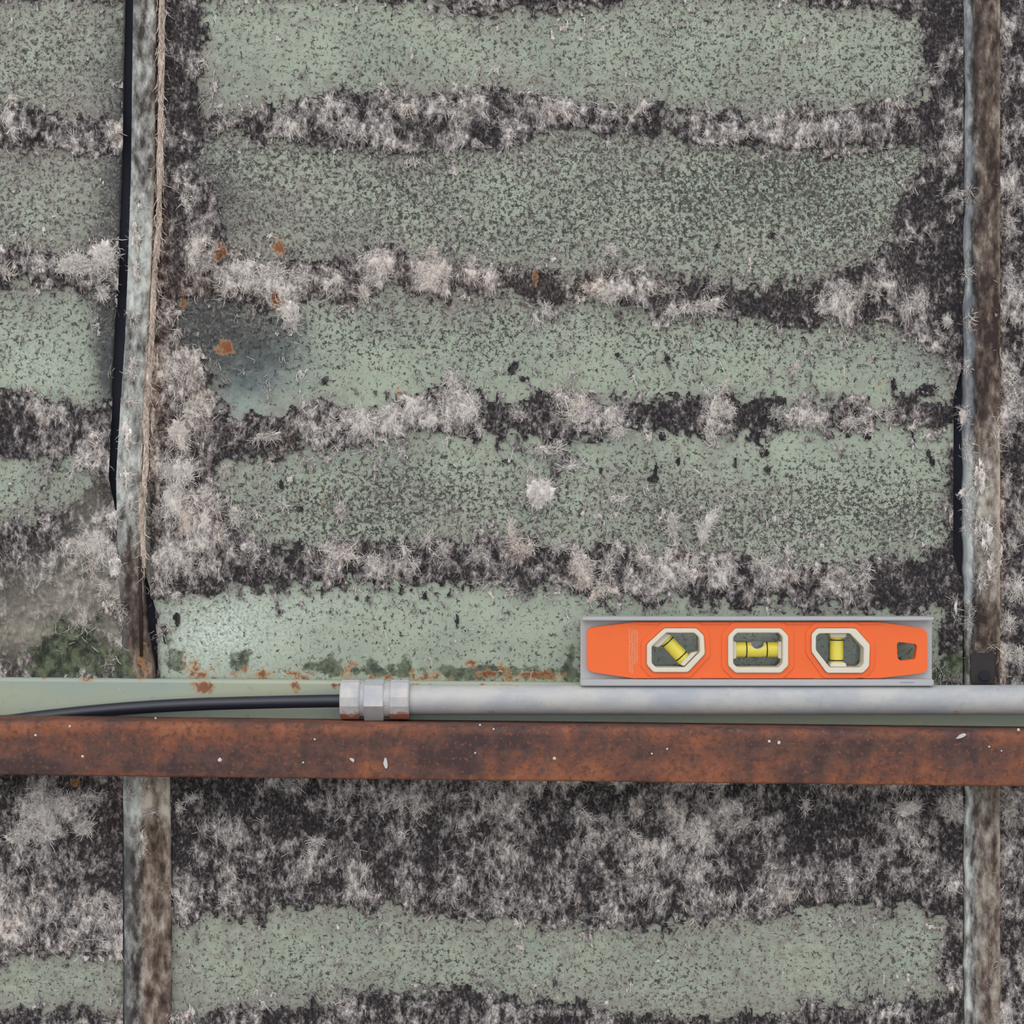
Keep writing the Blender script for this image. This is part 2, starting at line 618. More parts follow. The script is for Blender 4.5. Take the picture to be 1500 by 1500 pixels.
XR = [(-400, 1352), (251, 1350), (285, 1330), (340, 1300), (420, 1312), (470, 1352), (510, 1368), (540, 1384), (560, 1398), (620, 1398), (640, 1388), (790, 1386), (810, 1360), (840, 1330), (890, 1380), (1000, 1380)]


def band(py, top, bot):
    return np.minimum(py - top, bot - py)


def resid_mid(px, py):
    w = (fbm(px / 40, py / 40, 3, 5) - 0.5) * 12
    y = py + w * 0.5
    b1 = band(y, IP(px, Y0), IP(px, Y1))
    b2 = band(y, IP(px, Y2), IP(px, Y3))
    b3 = band(y, IP(px, Y4), IP(px, Y5))
    bt = band(y, 150 + 18 * np.sin(px / 140), 214 + 14 * np.sin(px / 90 + 1))
    bt = np.maximum(bt, band(y, -70 + 18 * np.sin(px / 120), 5 + 16 * np.sin(px / 95)))
    lo = band(y, 1112 + 26 * sm(900, 1080, px) * sm(1330, 1180, px), 1345 + 16 * np.sin(px / 110))
    lo = np.maximum(lo, band(y, 1470 + 20 * np.sin(px / 130), 1590 + 16 * np.sin(px / 100)))
    lf = IP(py, XM[:-2] + [(1600, 250)]) - px
    rt = px - IP(py, XR)
    R = np.maximum.reduce([b1, b2, b3, bt, lo, lf, rt])
    # bias of light against dark
    g = lambda b: sm(-6, 10, b)
    bias = IP(px, B1) * g(b1) + IP(px, B2) * g(b2) + IP(px, B3) * g(b3)
    bias = bias + (IP(py, [(251, -.28), (330, -.2), (400, -.1), (520, .0), (580, .08), (760, .10), (830, .02), (900, .0), (1130, -.1)])) * g(lf) * (b1 < 0)
    bias = bias + (-0.14) * g(rt)
    bias = bias - 0.13 * g(lo)
    return R, bias


def resid_left(px, py):
    w = (fbm(px / 40, py / 40, 3, 15) - 0.5) * 14
    y = py + w * 0.5
    b1 = band(y, IP(px, [(-300, 366), (0, 358), (60, 366), (185, 372)]), IP(px, [(-300, 430), (0, 420), (60, 420), (185, 432)]))
    b2 = band(y, IP(px, [(-300, 590), (0, 576), (60, 578), (120, 590), (185, 585)]), IP(px, [(-300, 690), (0, 676), (40, 664), (60, 668), (80, 682), (110, 676), (135, 700), (160, 760), (185, 800)]))
    b3 = band(y, IP(px, [(-300, 752), (0, 765), (60, 756), (100, 740), (130, 712), (185, 690)]), 1400 + 0 * px)
    bt = band(y, 152 + 10 * np.sin(px / 80), 214 + 10 * np.sin(px / 90 + 1))
    bt = np.maximum(bt, band(y, -70 + 0 * px, 0 + 0 * px))
    bt = np.maximum(bt, band(y, 1480 + 0 * px, 1600 + 0 * px))
    R = np.maximum.reduce([b1, b2, b3, bt])
    g = lambda b: sm(-6, 10, b)
    bias = 0.0 * g(b1) - 0.05 * g(b2) + 0.10 * g(b3) * sm(1100, 900, py) + 0.06 * g(b3) * sm(1050, 1130, py)
    return R, bias


def resid_right(px, py):
    R = 40 + 0 * px
    R = np.minimum(R, 2400 - px)
    return R, -0.02 + 0 * px


LIGHT = [  # light and dark patches read off the photograph
    (135, 390, 45, 22, .35), (10, 395, 18, 10, .2), (25, 372, 22, 14, -.35), (115, 650, 40, 30, .1), (20, 620, 22, 40, -.2), (45, 650, 40, 20, -.1),
    (110, 800, 50, 40, .15), (150, 810, 30, 40, .25), (20, 800, 35, 45, -.4), (60, 785, 30, 25, -.25), (120, 670, 30, 14, .3), (10, 840, 60, 10, -.3), (60, 960, 120, 30, -.15),
    (270, 290, 14, 28, .45), (300, 275, 12, 50, -.25), (255, 400, 20, 40, -.2), (290, 365, 25, 30, .45), (355, 395, 26, 20, .2), (400, 405, 40, 20, .25), (425, 452, 25, 22, .4),
    (285, 600, 30, 30, .2), (265, 650, 25, 40, .25), (330, 640, 18, 30, -.35), (270, 745, 24, 40, .3), (320, 760, 14, 40, .2), (300, 700, 12, 25, -.2), (250, 560, 14, 40, -.1),
    (225, 680, 10, 30, -.4), (222, 780, 14, 30, -.4), (300, 830, 40, 14, -.1), (275, 855, 40, 18, -.4), (350, 850, 30, 8, -.3),
    (545, 400, 20, 36, .32), (590, 400, 12, 26, -.4), (630, 405, 28, 30, .3), (668, 410, 8, 26, -.5), (575, 412, 14, 14, -.2), (790, 412, 16, 16, -.1), (835, 420, 22, 20, -.3),
    (870, 428, 18, 16, .35), (905, 432, 22, 20, .3), (965, 432, 20, 22, -.35), (1005, 425, 12, 24, -.45), (1030, 450, 24, 12, .35), (1115, 445, 26, 28, -.35), (1165, 455, 24, 26, -.3), (1230, 440, 24, 22, .4), (1265, 460, 22, 20, -.3),
    (432, 620, 10, 26, -.4), (470, 605, 30, 20, -.15), (535, 620, 32, 24, .3), (600, 605, 30, 20, .15), (610, 640, 14, 20, -.3), (690, 600, 16, 24, .4), (657, 600, 12, 30, .3), (706, 600, 6, 26, -.4), (745, 610, 24, 20, -.2), (850, 602, 26, 18, .35), (885, 610, 8, 20, -.3), (905, 622, 14, 22, .25),
    (960, 600, 30, 22, -.35), (1012, 610, 16, 24, -.3), (1045, 600, 12, 30, .4), (1066, 610, 16, 18, .3), (1085, 600, 10, 26, -.5), (1130, 600, 24, 16, -.25), (1195, 615, 24, 16, .25), (1225, 610, 10, 24, -.25), (1300, 612, 10, 18, .4), (1340, 600, 40, 30, -.3),
    (440, 810, 12, 20, -.4), (510, 815, 30, 14, .35), (600, 820, 20, 20, .2), (565, 835, 16, 12, -.2), (640, 838, 30, 14, -.1), (700, 845, 40, 12, -.2), (760, 800, 14, 24, .3), (830, 840, 8, 26, -.3), (855, 835, 20, 24, .4), (905, 840, 16, 26, -.2),
    (960, 830, 30, 22, .2), (1000, 872, 60, 14, -.5), (1045, 880, 30, 12, -.4), (1060, 840, 20, 30, .12), (1140, 830, 40, 14, .25), (1120, 860, 24, 20, -.15), (1290, 880, 30, 22, -.5), (1268, 845, 12, 24, .35), (1230, 850, 30, 20, .05), (1340, 860, 40, 20, -.15), (960, 800, 60, 10, .1),
    (1375, 300, 14, 60, -.3), (1403, 430, 8, 200, -.3), (1400, 900, 9, 60, -.2), (1345, 440, 14, 30, .25), (1360, 380, 16, 40, .1), (1390, 460, 6, 14, .3), (1405, 285, 18, 12, .3),
    (1480, 320, 14, 60, -.15), (1490, 430, 12, 40, .25), (1480, 480, 14, 20, -.2), (1478, 560, 12, 50, .3), (1485, 650, 18, 50, -.4), (1490, 760, 16, 50, -.1), (1488, 860, 16, 30, .35), (1480, 960, 18, 30, .15), (1475, 940, 10, 20, -.4),
    (60, 1195, 50, 40, .42), (20, 1225, 24, 20, .2), (130, 1165, 26, 8, .35), (120, 1190, 22, 20, .1), (140, 1148, 34, 16, -.6), (165, 1200, 16, 40, -.5), (20, 1145, 60, 16, -.25), (90, 1150, 20, 10, -.1),
    (300, 1160, 40, 30, -.3), (430, 1190, 50, 24, -.25), (480, 1150, 60, 14, .15), (330, 1215, 30, 20, .1), (510, 1156, 9, 8, .5), (460, 1231, 20, 8, .4), (560, 1200, 30, 30, -.1), (520, 1230, 40, 16, -.3), (600, 1180, 30, 16, .1), (740, 1160, 60, 16, .1),
    (720, 1190, 30, 14, .15), (800, 1225, 60, 20, -.3), (890, 1180, 30, 12, -.1), (930, 1215, 40, 20, .05), (1000, 1220, 24, 20, .35), (1130, 1190, 40, 16, -.05), (1090, 1210, 30, 20, .1), (1330, 1185, 30, 18, .4), (1390, 1215, 30, 24, -.25), (1405, 1190, 24, 20, .2), (1200, 1205, 40, 20, -.15), (1470, 1180, 24, 40, .15),
]
WARM = [(232, 330, 10, 90, .8), (228, 560, 12, 90, .7), (212, 700, 14, 80, .8), (270, 755, 10, 24, .6), (290, 590, 12, 24, .4), (270, 640, 40, 200, .18), (280, 420, 40, 120, .15), (320, 775, 6, 30, .4), (862, 425, 12, 12, .6), (850, 592, 12, 10, .5), (850, 830, 14, 20, .45),
        (762, 800, 14, 22, .6), (510, 810, 30, 12, .35), (630, 400, 24, 24, .25), (537, 425, 10, 14, .4), (1000, 820, 24, 20, .2), (1060, 570, 10, 20, .3), (1462, 700, 10, 300, .5), (420, 640, 40, 30, .15), (200, 1180, 40, 60, .3), (550, 420, 600, 40, .12)]
MOSS = [(455, 980, 30, 10, .5), (540, 985, 60, 7, .5), (690, 985, 20, 12, .6), (770, 980, 40, 10, .55), (845, 960, 14, 30, .35), (110, 945, 48, 40, 1.0), (70, 970, 40, 24, .6), (175, 975, 24, 24, .9), (40, 985, 60, 10, .4), (250, 962, 26, 26, .55), (352, 966, 18, 16, .8), (485, 972, 18, 13, .9), (545, 978, 12, 12, .7), (590, 972, 28, 14, .85), (652, 982, 20, 9, .7), (720, 988, 80, 8, .6), (825, 985, 24, 16, .6),
        (375, 990, 26, 5, .4), (1400, 975, 22, 28, .8), (1380, 990, 20, 20, .6), (300, 992, 90, 4, .3)]
RUST = [(300, 985, 20, 10, .5), (560, 990, 30, 6, .5), (640, 992, 30, 5, .55), (800, 988, 30, 10, .55), (450, 990, 20, 6, .5), (360, 980, 8, 10, .35), (520, 975, 8, 10, .3), (740, 975, 14, 10, .4), (322, 370, 9, 13, 1.1), (408, 362, 9, 13, 1.1), (405, 441, 8, 12, 1.0), (268, 440, 4, 12, .9), (330, 508, 14, 11, 1.2), (350, 335, 5, 5, .5), (784, 406, 5, 14, .6), (787, 502, 4, 5, .45), (670, 480, 4, 6, .35), (585, 572, 5, 16, .5), (475, 730, 6, 12, .5), (1304, 332, 6, 6, .45), (1275, 525, 5, 6, .5), (1287, 560, 5, 8, .5),
        (210, 968, 9, 28, .6), (276, 972, 14, 20, .5), (288, 990, 10, 8, .7), (340, 990, 20, 8, .45), (383, 992, 14, 10, .7), (392, 985, 12, 10, .45), (432, 988, 14, 12, .55), (505, 984, 14, 14, .6), (618, 985, 18, 12, .55), (690, 972, 8, 6, .95), (760, 990, 60, 7, .5), (715, 988, 20, 8, .5), (90, 360, 5, 5, .4), (103, 333, 5, 5, .4), (110, 1145, 7, 7, 1.0), (1485, 935, 6, 6, .5), (1230, 1152, 6, 8, .5), (1470, 990, 8, 20, .5)]
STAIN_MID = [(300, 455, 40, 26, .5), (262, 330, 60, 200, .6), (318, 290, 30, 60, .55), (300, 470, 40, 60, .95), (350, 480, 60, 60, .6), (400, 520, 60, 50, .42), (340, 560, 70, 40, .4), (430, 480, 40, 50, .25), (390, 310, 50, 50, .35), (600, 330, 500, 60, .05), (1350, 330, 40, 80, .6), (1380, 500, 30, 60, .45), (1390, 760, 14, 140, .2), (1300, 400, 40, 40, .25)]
EDGE_SHADE_LEFT = [(184, 300, 44, 300, 1.25), (165, 520, 28, 120, .8), (140, 400, 40, 60, .3)]  # paints the shadow of the gap along the stud onto the panel edge


def fields(px, py, which):
    if which == 'mid':
        R, bias = resid_mid(px, py)
    elif which == 'left':
        R, bias = resid_left(px, py)
    else:
        R, bias = resid_right(px, py)
    sd = {'mid': 0, 'left': 300, 'right': 600}[which]
    edge = (fbm(px / 9, py / 9, 3, 31 + sd) - 0.5) * 44 + (fbm(px / 38, py / 38, 2, 41 + sd) - 0.5) * 34
    Rn = R + edge
    n1 = fbm(px / 38 + 0.6 * vn(py / 20, px / 30, 3), py / 38, 4, 51 + sd, 0.55)
    n2 = fbm(px / 7.0, py / 11.0, 3, 61 + sd)
    rid = 1 - np.abs(2 * fbm(px / 12 + py / 60, py / 34, 3, 71 + sd) - 1)
    L = 0.47 + 1.3 * (n1 - 0.5) + 0.9 * (n2 - 0.5) + 0.5 * (rid - 0.82) + 0.62 * bias + 0.62 * blobs(px, py, LIGHT)
    L = L - 0.26 * np.exp(-((Rn - 3) / 4.0) ** 2) * (0.4 + 1.2 * vn(px / 24, py / 24, 81 + sd))
    warm = blobs(px, py, WARM) + 0.30 * sm(0.55, 0.8, fbm(px / 34, py / 34, 3, 91 + sd)) * sm(0.3, 0.8, L)
    return R, Rn, np.clip(L, 0.10, 1), np.clip(warm, 0, 1)


# ------------------------------------------------------------------ the wall
zb = 750 + ZC / S(0)       # pixel row of the ground on the wall
wv, wf = [], []
a = P(-1500, -1500, 0)
b = P(3000, zb, 0)
wall = mesh_obj('wall_back', [(x, y, z) for x in (a[0], b[0]) for y in (0.005, 0.10) for z in (b[2], a[2])],
                [(0, 1, 5, 4), (2, 6, 7, 3), (0, 2, 3, 1), (4, 5, 7, 6), (1, 3, 7, 5), (0, 4, 6, 2)], M['dark'])
wall['kind'] = 'structure'

gv = [(-4.5, -6.0, 0), (4.5, -6.0, 0), (4.5, 0.1, 0), (-4.5, 0.1, 0)]
gv = gv + [(x, y, -0.1) for x, y, z in gv]
ground = mesh_obj('floor', gv, [(0, 1, 2, 3), (7, 6, 5, 4), (0, 4, 5, 1), (1, 5, 6, 2), (2, 6, 7, 3), (3, 7, 4, 0)], M['ground'])  # unseen below the frame, added so light bounces up from it
ground['kind'] = 'structure'


def axis(lo, hi, f0, f1, step, coarse):
    out = []
    if lo < f0:
        out += list(np.linspace(lo, f0, max(2, int((f0 - lo) / coarse) + 1))[:-1])
    m0, m1 = max(lo, f0), min(hi, f1)
    out += list(np.linspace(m0, m1, max(2, int((m1 - m0) / step) + 1)))
    if hi > f1:
        out += list(np.linspace(f1, hi, max(2, int((hi - f1) / coarse) + 1))[1:])
    return np.array(out)


def grid_faces(ny, nx):
    i = np.arange(ny * nx).reshape(ny, nx)
    return np.stack([i[:-1, :-1], i[1:, :-1], i[1:, 1:], i[:-1, 1:]], -1).reshape(-1, 4)


def panel(which, x0, x1, label):
    """A steel sheet: front skin on a grid, edges turned back to the wall. x0, x1: functions of the row."""
    ys = axis(-1400, zb - 4, -250, 1750, 6, 40)
    ux = axis(x0(251), x1(251), -350, 1850, 6, 40)
    t = (ux - ux[0]) / (ux[-1] - ux[0])
    px = x0(ys)[:, None] * (1 - t) + x1(ys)[:, None] * t
    py = np.repeat(ys[:, None], len(t), 1)
    R, Rn, L, warm = fields(px, py, which)
    n = fbm(px / 90, py / 70, 3, 7)
    near = np.exp(-np.clip(-R, 0, 400) / 26.0)
    # speck density rises in the middle of every clean field
    if which == 'mid':
        sp = IP(py, [(-400, .5), (150, .5), (251, .78), (330, .76), (390, .66), (450, .68), (500, .6), (540, .42), (580, .26), (640, .3), (680, .55), (740, .74), (780, .7), (810, .55), (860, .34), (900, .38), (950, .34), (990, .34), (1140, .5), (1400, .5)])
        sp = sp + 0.12 * sm(700, 1200, px) * sm(700, 300, py) - 0.12 * sm(600, 250, px) * sm(400, 600, py)
        sp = sp + blobs(px, py, [(600, 720, 160, 50, .15), (1300, 760, 120, 40, .15), (940, 600, 60, 60, .1)])
        hz = IP(py, [(-400, .25), (251, .34), (360, .36), (440, .3), (560, .1), (640, .08), (720, .36), (790, .3), (840, .1), (900, .06), (990, .1), (1140, .4)])
        hz = hz + blobs(px, py, [(430, 320, 130, 70, .35), (1180, 380, 120, 40, .15), (700, 450, 120, 40, .2), (900, 700, 140, 40, .12), (1060, 730, 120, 50, .18), (680, 740, 100, 40, .2), (850, 400, 80, 30, .15)])
        stain_shade = blobs(px, py, STAIN_MID)
        pale = blobs(px, py, [(300, 930, 70, 50, .75), (380, 930, 100, 50, .4), (420, 880, 140, 30, .3), (760, 900, 120, 40, .12), (340, 590, 50, 18, .25), (1200, 640, 160, 18, .2)])
    elif which == 'left':
        sp = IP(py, [(-400, .6), (251, .7), (360, .65), (420, .6), (480, .6), (560, .4), (680, .45), (760, .6), (900, .4)])
        hz = IP(py, [(-400, .3), (251, .6), (360, .55), (440, .3), (560, .08), (680, .15), (760, .5), (900, .5)])
        stain_shade = blobs(px, py, EDGE_SHADE_LEFT)
        pale = blobs(px, py, [(60, 520, 80, 60, .3)])
    else:
        sp = 0.6 + 0 * px
        hz = 0.5 + 0 * px
        stain_shade = 0.4 + 0 * px
        pale = 0 * px
    sp = sp * 1.12 + 0.04 + (n - 0.5) * 0.35
    hz = hz + near * 0.35 + (fbm(px / 60, py / 60, 3, 19) - 0.5) * 0.5
    moss = blobs(px, py, MOSS)
    rust = blobs(px, py, RUST)
    d = 0.0 + 0.0008 * (fbm(px / 260, py / 260, 2, 3) - 0.5)
    co_ = PA(px.ravel(), py.ravel(), d.ravel())
    ny, nx = px.shape
    faces = grid_faces(ny, nx)
    blue = blobs(px, py, [(365, 560, 60, 45, .9), (400, 500, 50, 50, .6), (340, 250, 30, 50, .3), (1350, 520, 40, 50, .4), (140, 340, 30, 30, .3)])
    at = dict(blue=blue, speck=sp, haze=hz, stain_shade=stain_shade, pale=pale, moss=moss, rust=rust)
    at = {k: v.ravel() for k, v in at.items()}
    # turned-back edges
    idx = np.arange(ny * nx).reshape(ny, nx)
    rim = np.concatenate([idx[0, :], idx[1:, -1], idx[-1, -2::-1], idx[-2:0:-1, 0]])
    back = co_[rim].copy()
    back[:, 1] = 0.005
    k0 = len(co_)
    k = len(rim)
    j = np.arange(k)
    j2 = (j + 1) % k
    side = np.stack([rim[j], rim[j2], k0 + j2, k0 + j], -1)
    co_ = np.concatenate([co_, back])
    at = {q: np.concatenate([v, v[rim]]) for q, v in at.items()}
    o = mesh_obj('panel', co_, np.concatenate([faces, side]), M['panel'], wall, False, at)
    o['label'] = label
    return o


def residue(which, x0, x1, parent, label):
    step = 2.1
    ys = np.arange(-220, 1720, step)
    lo, hi = max(-320, x0(251)), min(1820, x1(251))
    ux = np.arange(lo, hi, step)
    t = (ux - ux[0]) / (ux[-1] - ux[0])
    a0 = np.maximum(x0(ys), lo)[:, None]
    px = a0 * (1 - t) + np.minimum(x1(ys), hi)[:, None] * t
    py = np.repeat(ys[:, None], len(t), 1)
    R, Rn, L, warm = fields(px, py, which)
    # the coat breaks up well outside the photographed stretch
    Rn = Rn - 90 * (sm(1690, 1820, px) + sm(-180, -320, px)) - 60 * (sm(-120, -220, py) + sm(1620, 1720, py))
    R = np.minimum(R, Rn + 20)
    keep = Rn > 0
    # stray fluff on the clean fields
    stray = fbm(px / 9, py / 14, 3, 131) + 0.20 * (np.exp(-np.clip(-R, 0, 400) / 30.0)) + 0.55 * blobs(px, py, GREENFLUFF)
    stray = (stray > 0.765) & ~keep
    L = np.where(stray, np.clip(0.62 + 0.8 * (L - 0.5), 0.4, 0.95), L)
    keep |= stray
    mark = (blobs(px, py, [(q[0], q[1], q[2] + 1.6, q[3] + 1.5, 1.0) for q in MARKS]) + 0.5 * (fbm(px / 5, py / 5, 2, 141) - 0.5)) > 0.42
    if which == 'mid':
        L = np.where(mark & ~keep, 0.04, L)
        keep |= mark
        stray |= mark
    tan = blobs(px, py, [(60, 900, 120, 60, .5), (130, 760, 30, 60, .35), (120, 860, 70, 40, .4), (30, 930, 60, 30, .4), (170, 900, 20, 60, .4)]) if which == 'left' else 0 * px
    d = 0.0007 + 0.0042 * L ** 1.3 * sm(0, 14, np.where(stray, 4, Rn)) + 0.0010 * fbm(px / 5, py / 5, 2, 33)
    cell = keep[:-1, :-1] & keep[1:, :-1] & keep[1:, 1:] & keep[:-1, 1:]
    ny, nx = px.shape
    faces = grid_faces(ny, nx).reshape(ny - 1, nx - 1, 4)[cell]
    used = np.unique(faces)
    remap = np.full(ny * nx, -1)
    remap[used] = np.arange(len(used))
    faces = remap[faces]
    co_ = PA(px.ravel()[used], py.ravel()[used], d.ravel()[used])
    at = dict(light=L, warm=warm, tan=np.clip(tan, 0, 0.9), moss=blobs(px, py, MOSS), rust=blobs(px, py, RUST))
    at = {k: v.ravel()[used] for k, v in at.items()}
    o = mesh_obj('insulation_residue', co_, faces, M['residue'], parent, True, at)
    o['kind'] = 'stuff'
    o['label'] = label
    q = (slice(None, None, 4), slice(None, None, 4))
    return o, (px[q], py[q], L[q], warm[q], keep[q], d[q])


MARKS = [(1116, 660, 3, 10), (1109, 647, 3, 5), (1123, 664, 3, 5), (1124, 688, 6, 5), (1077, 677, 3, 9), (961, 688, 3, 14), (955, 701, 7, 5), (993, 676, 3, 6), (971, 640, 4, 8), (1270, 640, 7, 4), (1242, 637, 5, 4), (1337, 644, 3, 14), (1366, 677, 4, 6), (1360, 663, 3, 6), (1309, 567, 4, 16), (1358, 572, 16, 11),
         (977, 525, 5, 5), (749, 541, 6, 5), (768, 555, 8, 4), (755, 533, 5, 4), (259, 907, 5, 12), (669, 909, 3, 9), (539, 877, 3, 6), (523, 876, 3, 4), (476, 557, 4, 8), (744, 676, 8, 4), (622, 873, 3, 8), (588, 865, 4, 8), (1050, 360, 5, 4), (1130, 345, 5, 5), (1168, 410, 8, 7), (880, 690, 3, 5), (905, 520, 3, 4), (412, 710, 3, 8), (440, 745, 6, 4), (1395, 660, 4, 14)]
GREENFLUFF = [(790, 725, 24, 24, .5), (835, 685, 24, 10, .5), (905, 735, 26, 16, .4), (1035, 770, 18, 30, .5), (985, 770, 18, 26, .35), (500, 750, 20, 28, .35), (800, 660, 40, 12, .35), (895, 365, 20, 14, .45), (420, 470, 24, 20, .4), (660, 555, 18, 20, .4), (800, 455, 16, 16, .4), (1165, 540, 14, 20, .3), (1070, 550, 10, 18, .3), (1120, 760, 40, 20, .25), (1180, 775, 30, 20, .25), (690, 385, 16, 16, .4), (1040, 445, 30, 14, .35), (895, 740, 60, 30, .2), (630, 790, 60, 12, .2)]

rng = np.random.default_rng(4)


def fibres(px, py, d, length, rad, light, warm, ang, segs=3):
    """Curved three-sided hairs starting at the given pixels; returns verts, quads, light, warm."""
    n = len(px)
    bend = rng.normal(0, 1.1, n)
    out = np.clip(rng.normal(0.35, 0.3, n), -0.1, 1.0)
    pts = []
    x, y, dd = px.copy(), py.copy(), d.copy()
    aa = ang.copy()
    for k in range(segs + 1):
        pts.append((x.copy(), y.copy(), dd.copy()))
        st = length / segs
        x = x + np.cos(aa) * st
        y = y + np.sin(aa) * st
        dd = dd + out * st * 0.00045 * (1.0 - 1.5 * k / segs)
        aa = aa + bend / segs + rng.normal(0, 0.25, n)
    V = np.zeros((n, segs + 1, 3, 3))
    for k in range(segs + 1):
        x, y, dd = pts[k]
        c = PA(x, y, np.maximum(dd, 0.0004))
        r = rad * (1.0 if k < segs else 0.35) * 0.00045
        # frame across the hair
        nx_, nz_ = np.sin(aa), np.cos(aa)
        for j in range(3):
            th = 2 * math.pi * j / 3
            off = np.stack([nx_ * math.cos(th) * r, -np.full(n, math.sin(th)) * r, nz_ * math.cos(th) * r], -1)
            V[:, k, j] = c + off
    idx = np.arange(n * (segs + 1) * 3).reshape(n, segs + 1, 3)
    q = []
    for j in range(3):
        j2 = (j + 1) % 3
        q.append(np.stack([idx[:, :-1, j], idx[:, :-1, j2], idx[:, 1:, j2], idx[:, 1:, j]], -1).reshape(-1, 4))
    rep = (segs + 1) * 3
    return V.reshape(-1, 3), np.concatenate(q), np.repeat(light, rep), np.repeat(warm, rep)


def hair_coat(parent, F_, count):
    px, py, L, warm, keep, d = [f.ravel() for f in F_]
    w = keep * np.clip(L - 0.28, 0.02, 1) ** 1.2
    inside = (px > -120) & (px < 1620) & (py > 60) & (py < 1420)
    w = w * np.where(inside, 1.0, 0.35)
    w = w / w.sum()
    i = rng.choice(len(px), count, p=w)
    n = count
    x = px[i] + rng.uniform(-4, 4, n)
    y = py[i] + rng.uniform(-4, 4, n)
    l = np.clip(L[i] + rng.normal(0.12, 0.16, n), 0.15, 1)
    wm = np.clip(warm[i] * 0.6 + rng.normal(0.0, 0.1, n), 0, 1)
    base = fbm(x / 60, y / 60, 2, 77) * 7.0
    ang = np.where(rng.random(n) < 0.5, math.pi / 2 + rng.normal(0, 0.6, n), base)
    V, Q, la, wa = fibres(x, y, d[i] + 0.0003, rng.uniform(6, 16, n), rng.uniform(0.22, 0.45, n), l, wm, ang)
    o = mesh_obj('wool_fibres', V, Q, M['wool'], parent, False, dict(light=la, warm=wa))
    o['kind'] = 'stuff'
    o['label'] = 'fine pale glass fibres standing off the torn residue'
    return o


def tuft(parent, cx, cy, w, h, ang=0.0, light=0.8, warm=0.15, nf=90, thick=0.34, seed=0, d0=0.0022):
    """A lump of torn glass wool: noisy flattened body with loose hairs; w, h in pixels, ang in degrees."""
    lat, lon = 20, 36
    core = min(w, h) >= 13
    th = np.linspace(0.02, math.pi - 0.02, lat)
    ph = np.linspace(0, 2 * math.pi, lon, endpoint=False)
    T, Pp = np.meshgrid(th, ph, indexing='ij')
    ux, uy, uz = np.sin(T) * np.cos(Pp), np.cos(T), np.sin(T) * np.sin(Pp)
    s = seed * 13.7
    nz = fbm(ux * 2.4 + s + uz, uy * 2.4 + s * 0.7 + uz * 0.6, 4, seed + 200, 0.75)
    r = (0.10 + 1.45 * nz) * (0.88 if core else 0.5)
    r = r * (1 + 0.8 * (fbm(ux * 8 + s, uy * 8 + uz * 6, 3, seed + 300) - 0.5))
    a = math.radians(-ang)
    lx, ly = ux * r * w / 2, uy * r * h / 2
    X = cx + lx * math.cos(a) - ly * math.sin(a)
    Y = cy + lx * math.sin(a) + ly * math.cos(a)
    dep = uz * r * min(w, h) * thick * 0.00045 * 0.5
    dd = d0 + np.maximum(dep, -0.0020)
    V = PA(X.ravel(), Y.ravel(), dd.ravel())
    i = np.arange(lat * lon).reshape(lat, lon)
    i2 = np.roll(i, -1, 1)
    Q = np.stack([i[:-1], i2[:-1], i2[1:], i[1:]], -1).reshape(-1, 4)
    la = np.clip(light + 0.12 + 1.6 * (nz.ravel() - 0.5) + 0.9 * (fbm(X.ravel() / 5, Y.ravel() / 7, 2, seed) - 0.5) + 0.06 * uz.ravel(), 0.2, 1)
    wa = np.clip(1.3 * warm + 0.5 * (fbm(X.ravel() / 14, Y.ravel() / 14, 2, 9) - 0.5), 0, 1)
    n = int(nf * (4.5 if core else 2.6))
    t = rng.uniform(0, 2 * math.pi, n)
    rr = np.sqrt(rng.uniform(0.02, 0.85, n))
    lx, ly = np.cos(t) * rr * w / 2, np.sin(t) * rr * h / 2
    fx = cx + lx * math.cos(a) - ly * math.sin(a)
    fy = cy + lx * math.sin(a) + ly * math.cos(a)
    fd = d0 + np.sqrt(np.clip(1 - rr ** 2, 0, 1)) * min(w, h) * thick * 0.00045 * 0.45
    main = math.radians(-ang) if w > h else math.radians(-ang) + math.pi / 2
    fa = np.where(rng.random(n) < 0.5, main + rng.normal(0, 0.6, n) + math.pi * (rng.random(n) < 0.5), rng.uniform(0, 2 * math.pi, n))
    V2, Q2, la2, wa2 = fibres(fx, fy, fd, np.minimum(rng.uniform(5, 18, n), 0.5 * max(w, h)), rng.uniform(0.2, 0.36, n), np.clip(light + rng.normal(0.25, 0.12, n), .3, 1), np.clip(0.8 * warm + rng.normal(-0.06, .12, n), 0, 1), fa)
    o = mesh_obj('wool_tuft', np.concatenate([V, V2]), np.concatenate([Q, Q2 + len(V)]), M['wool'], parent, True,
                 dict(light=np.concatenate([la, la2]), warm=np.concatenate([wa, wa2])))
    return o


LX1 = lambda y: IP(y, [(-400, 190), (251, 177), (400, 171), (580, 162), (700, 156), (745, 166), (800, 171), (900, 177), (1150, 179), (1300, 181)])
LSL = lambda y: IP(y, [(-400, 200), (251, 192), (400, 187), (500, 183), (600, 176), (700, 170), (800, 172), (900, 178), (1140, 180), (1300, 182)])
LSR = lambda y: IP(y, [(-400, 232), (251, 226), (400, 221), (500, 217), (600, 212), (700, 207), (800, 206), (900, 212), (1000, 228), (1140, 248), (1300, 250)])
MX0 = lambda y: IP(y, [(-400, 228), (251, 222), (600, 208), (800, 202), (900, 230), (1000, 232), (1140, 246)])
cst = lambda v: (lambda y: 0 * np.asarray(y, float) + v)
MX1 = lambda y: IP(y, [(-400, 1412), (530, 1411), (580, 1397), (815, 1396), (850, 1410), (1300, 1411)])
RX0 = cst(1462)

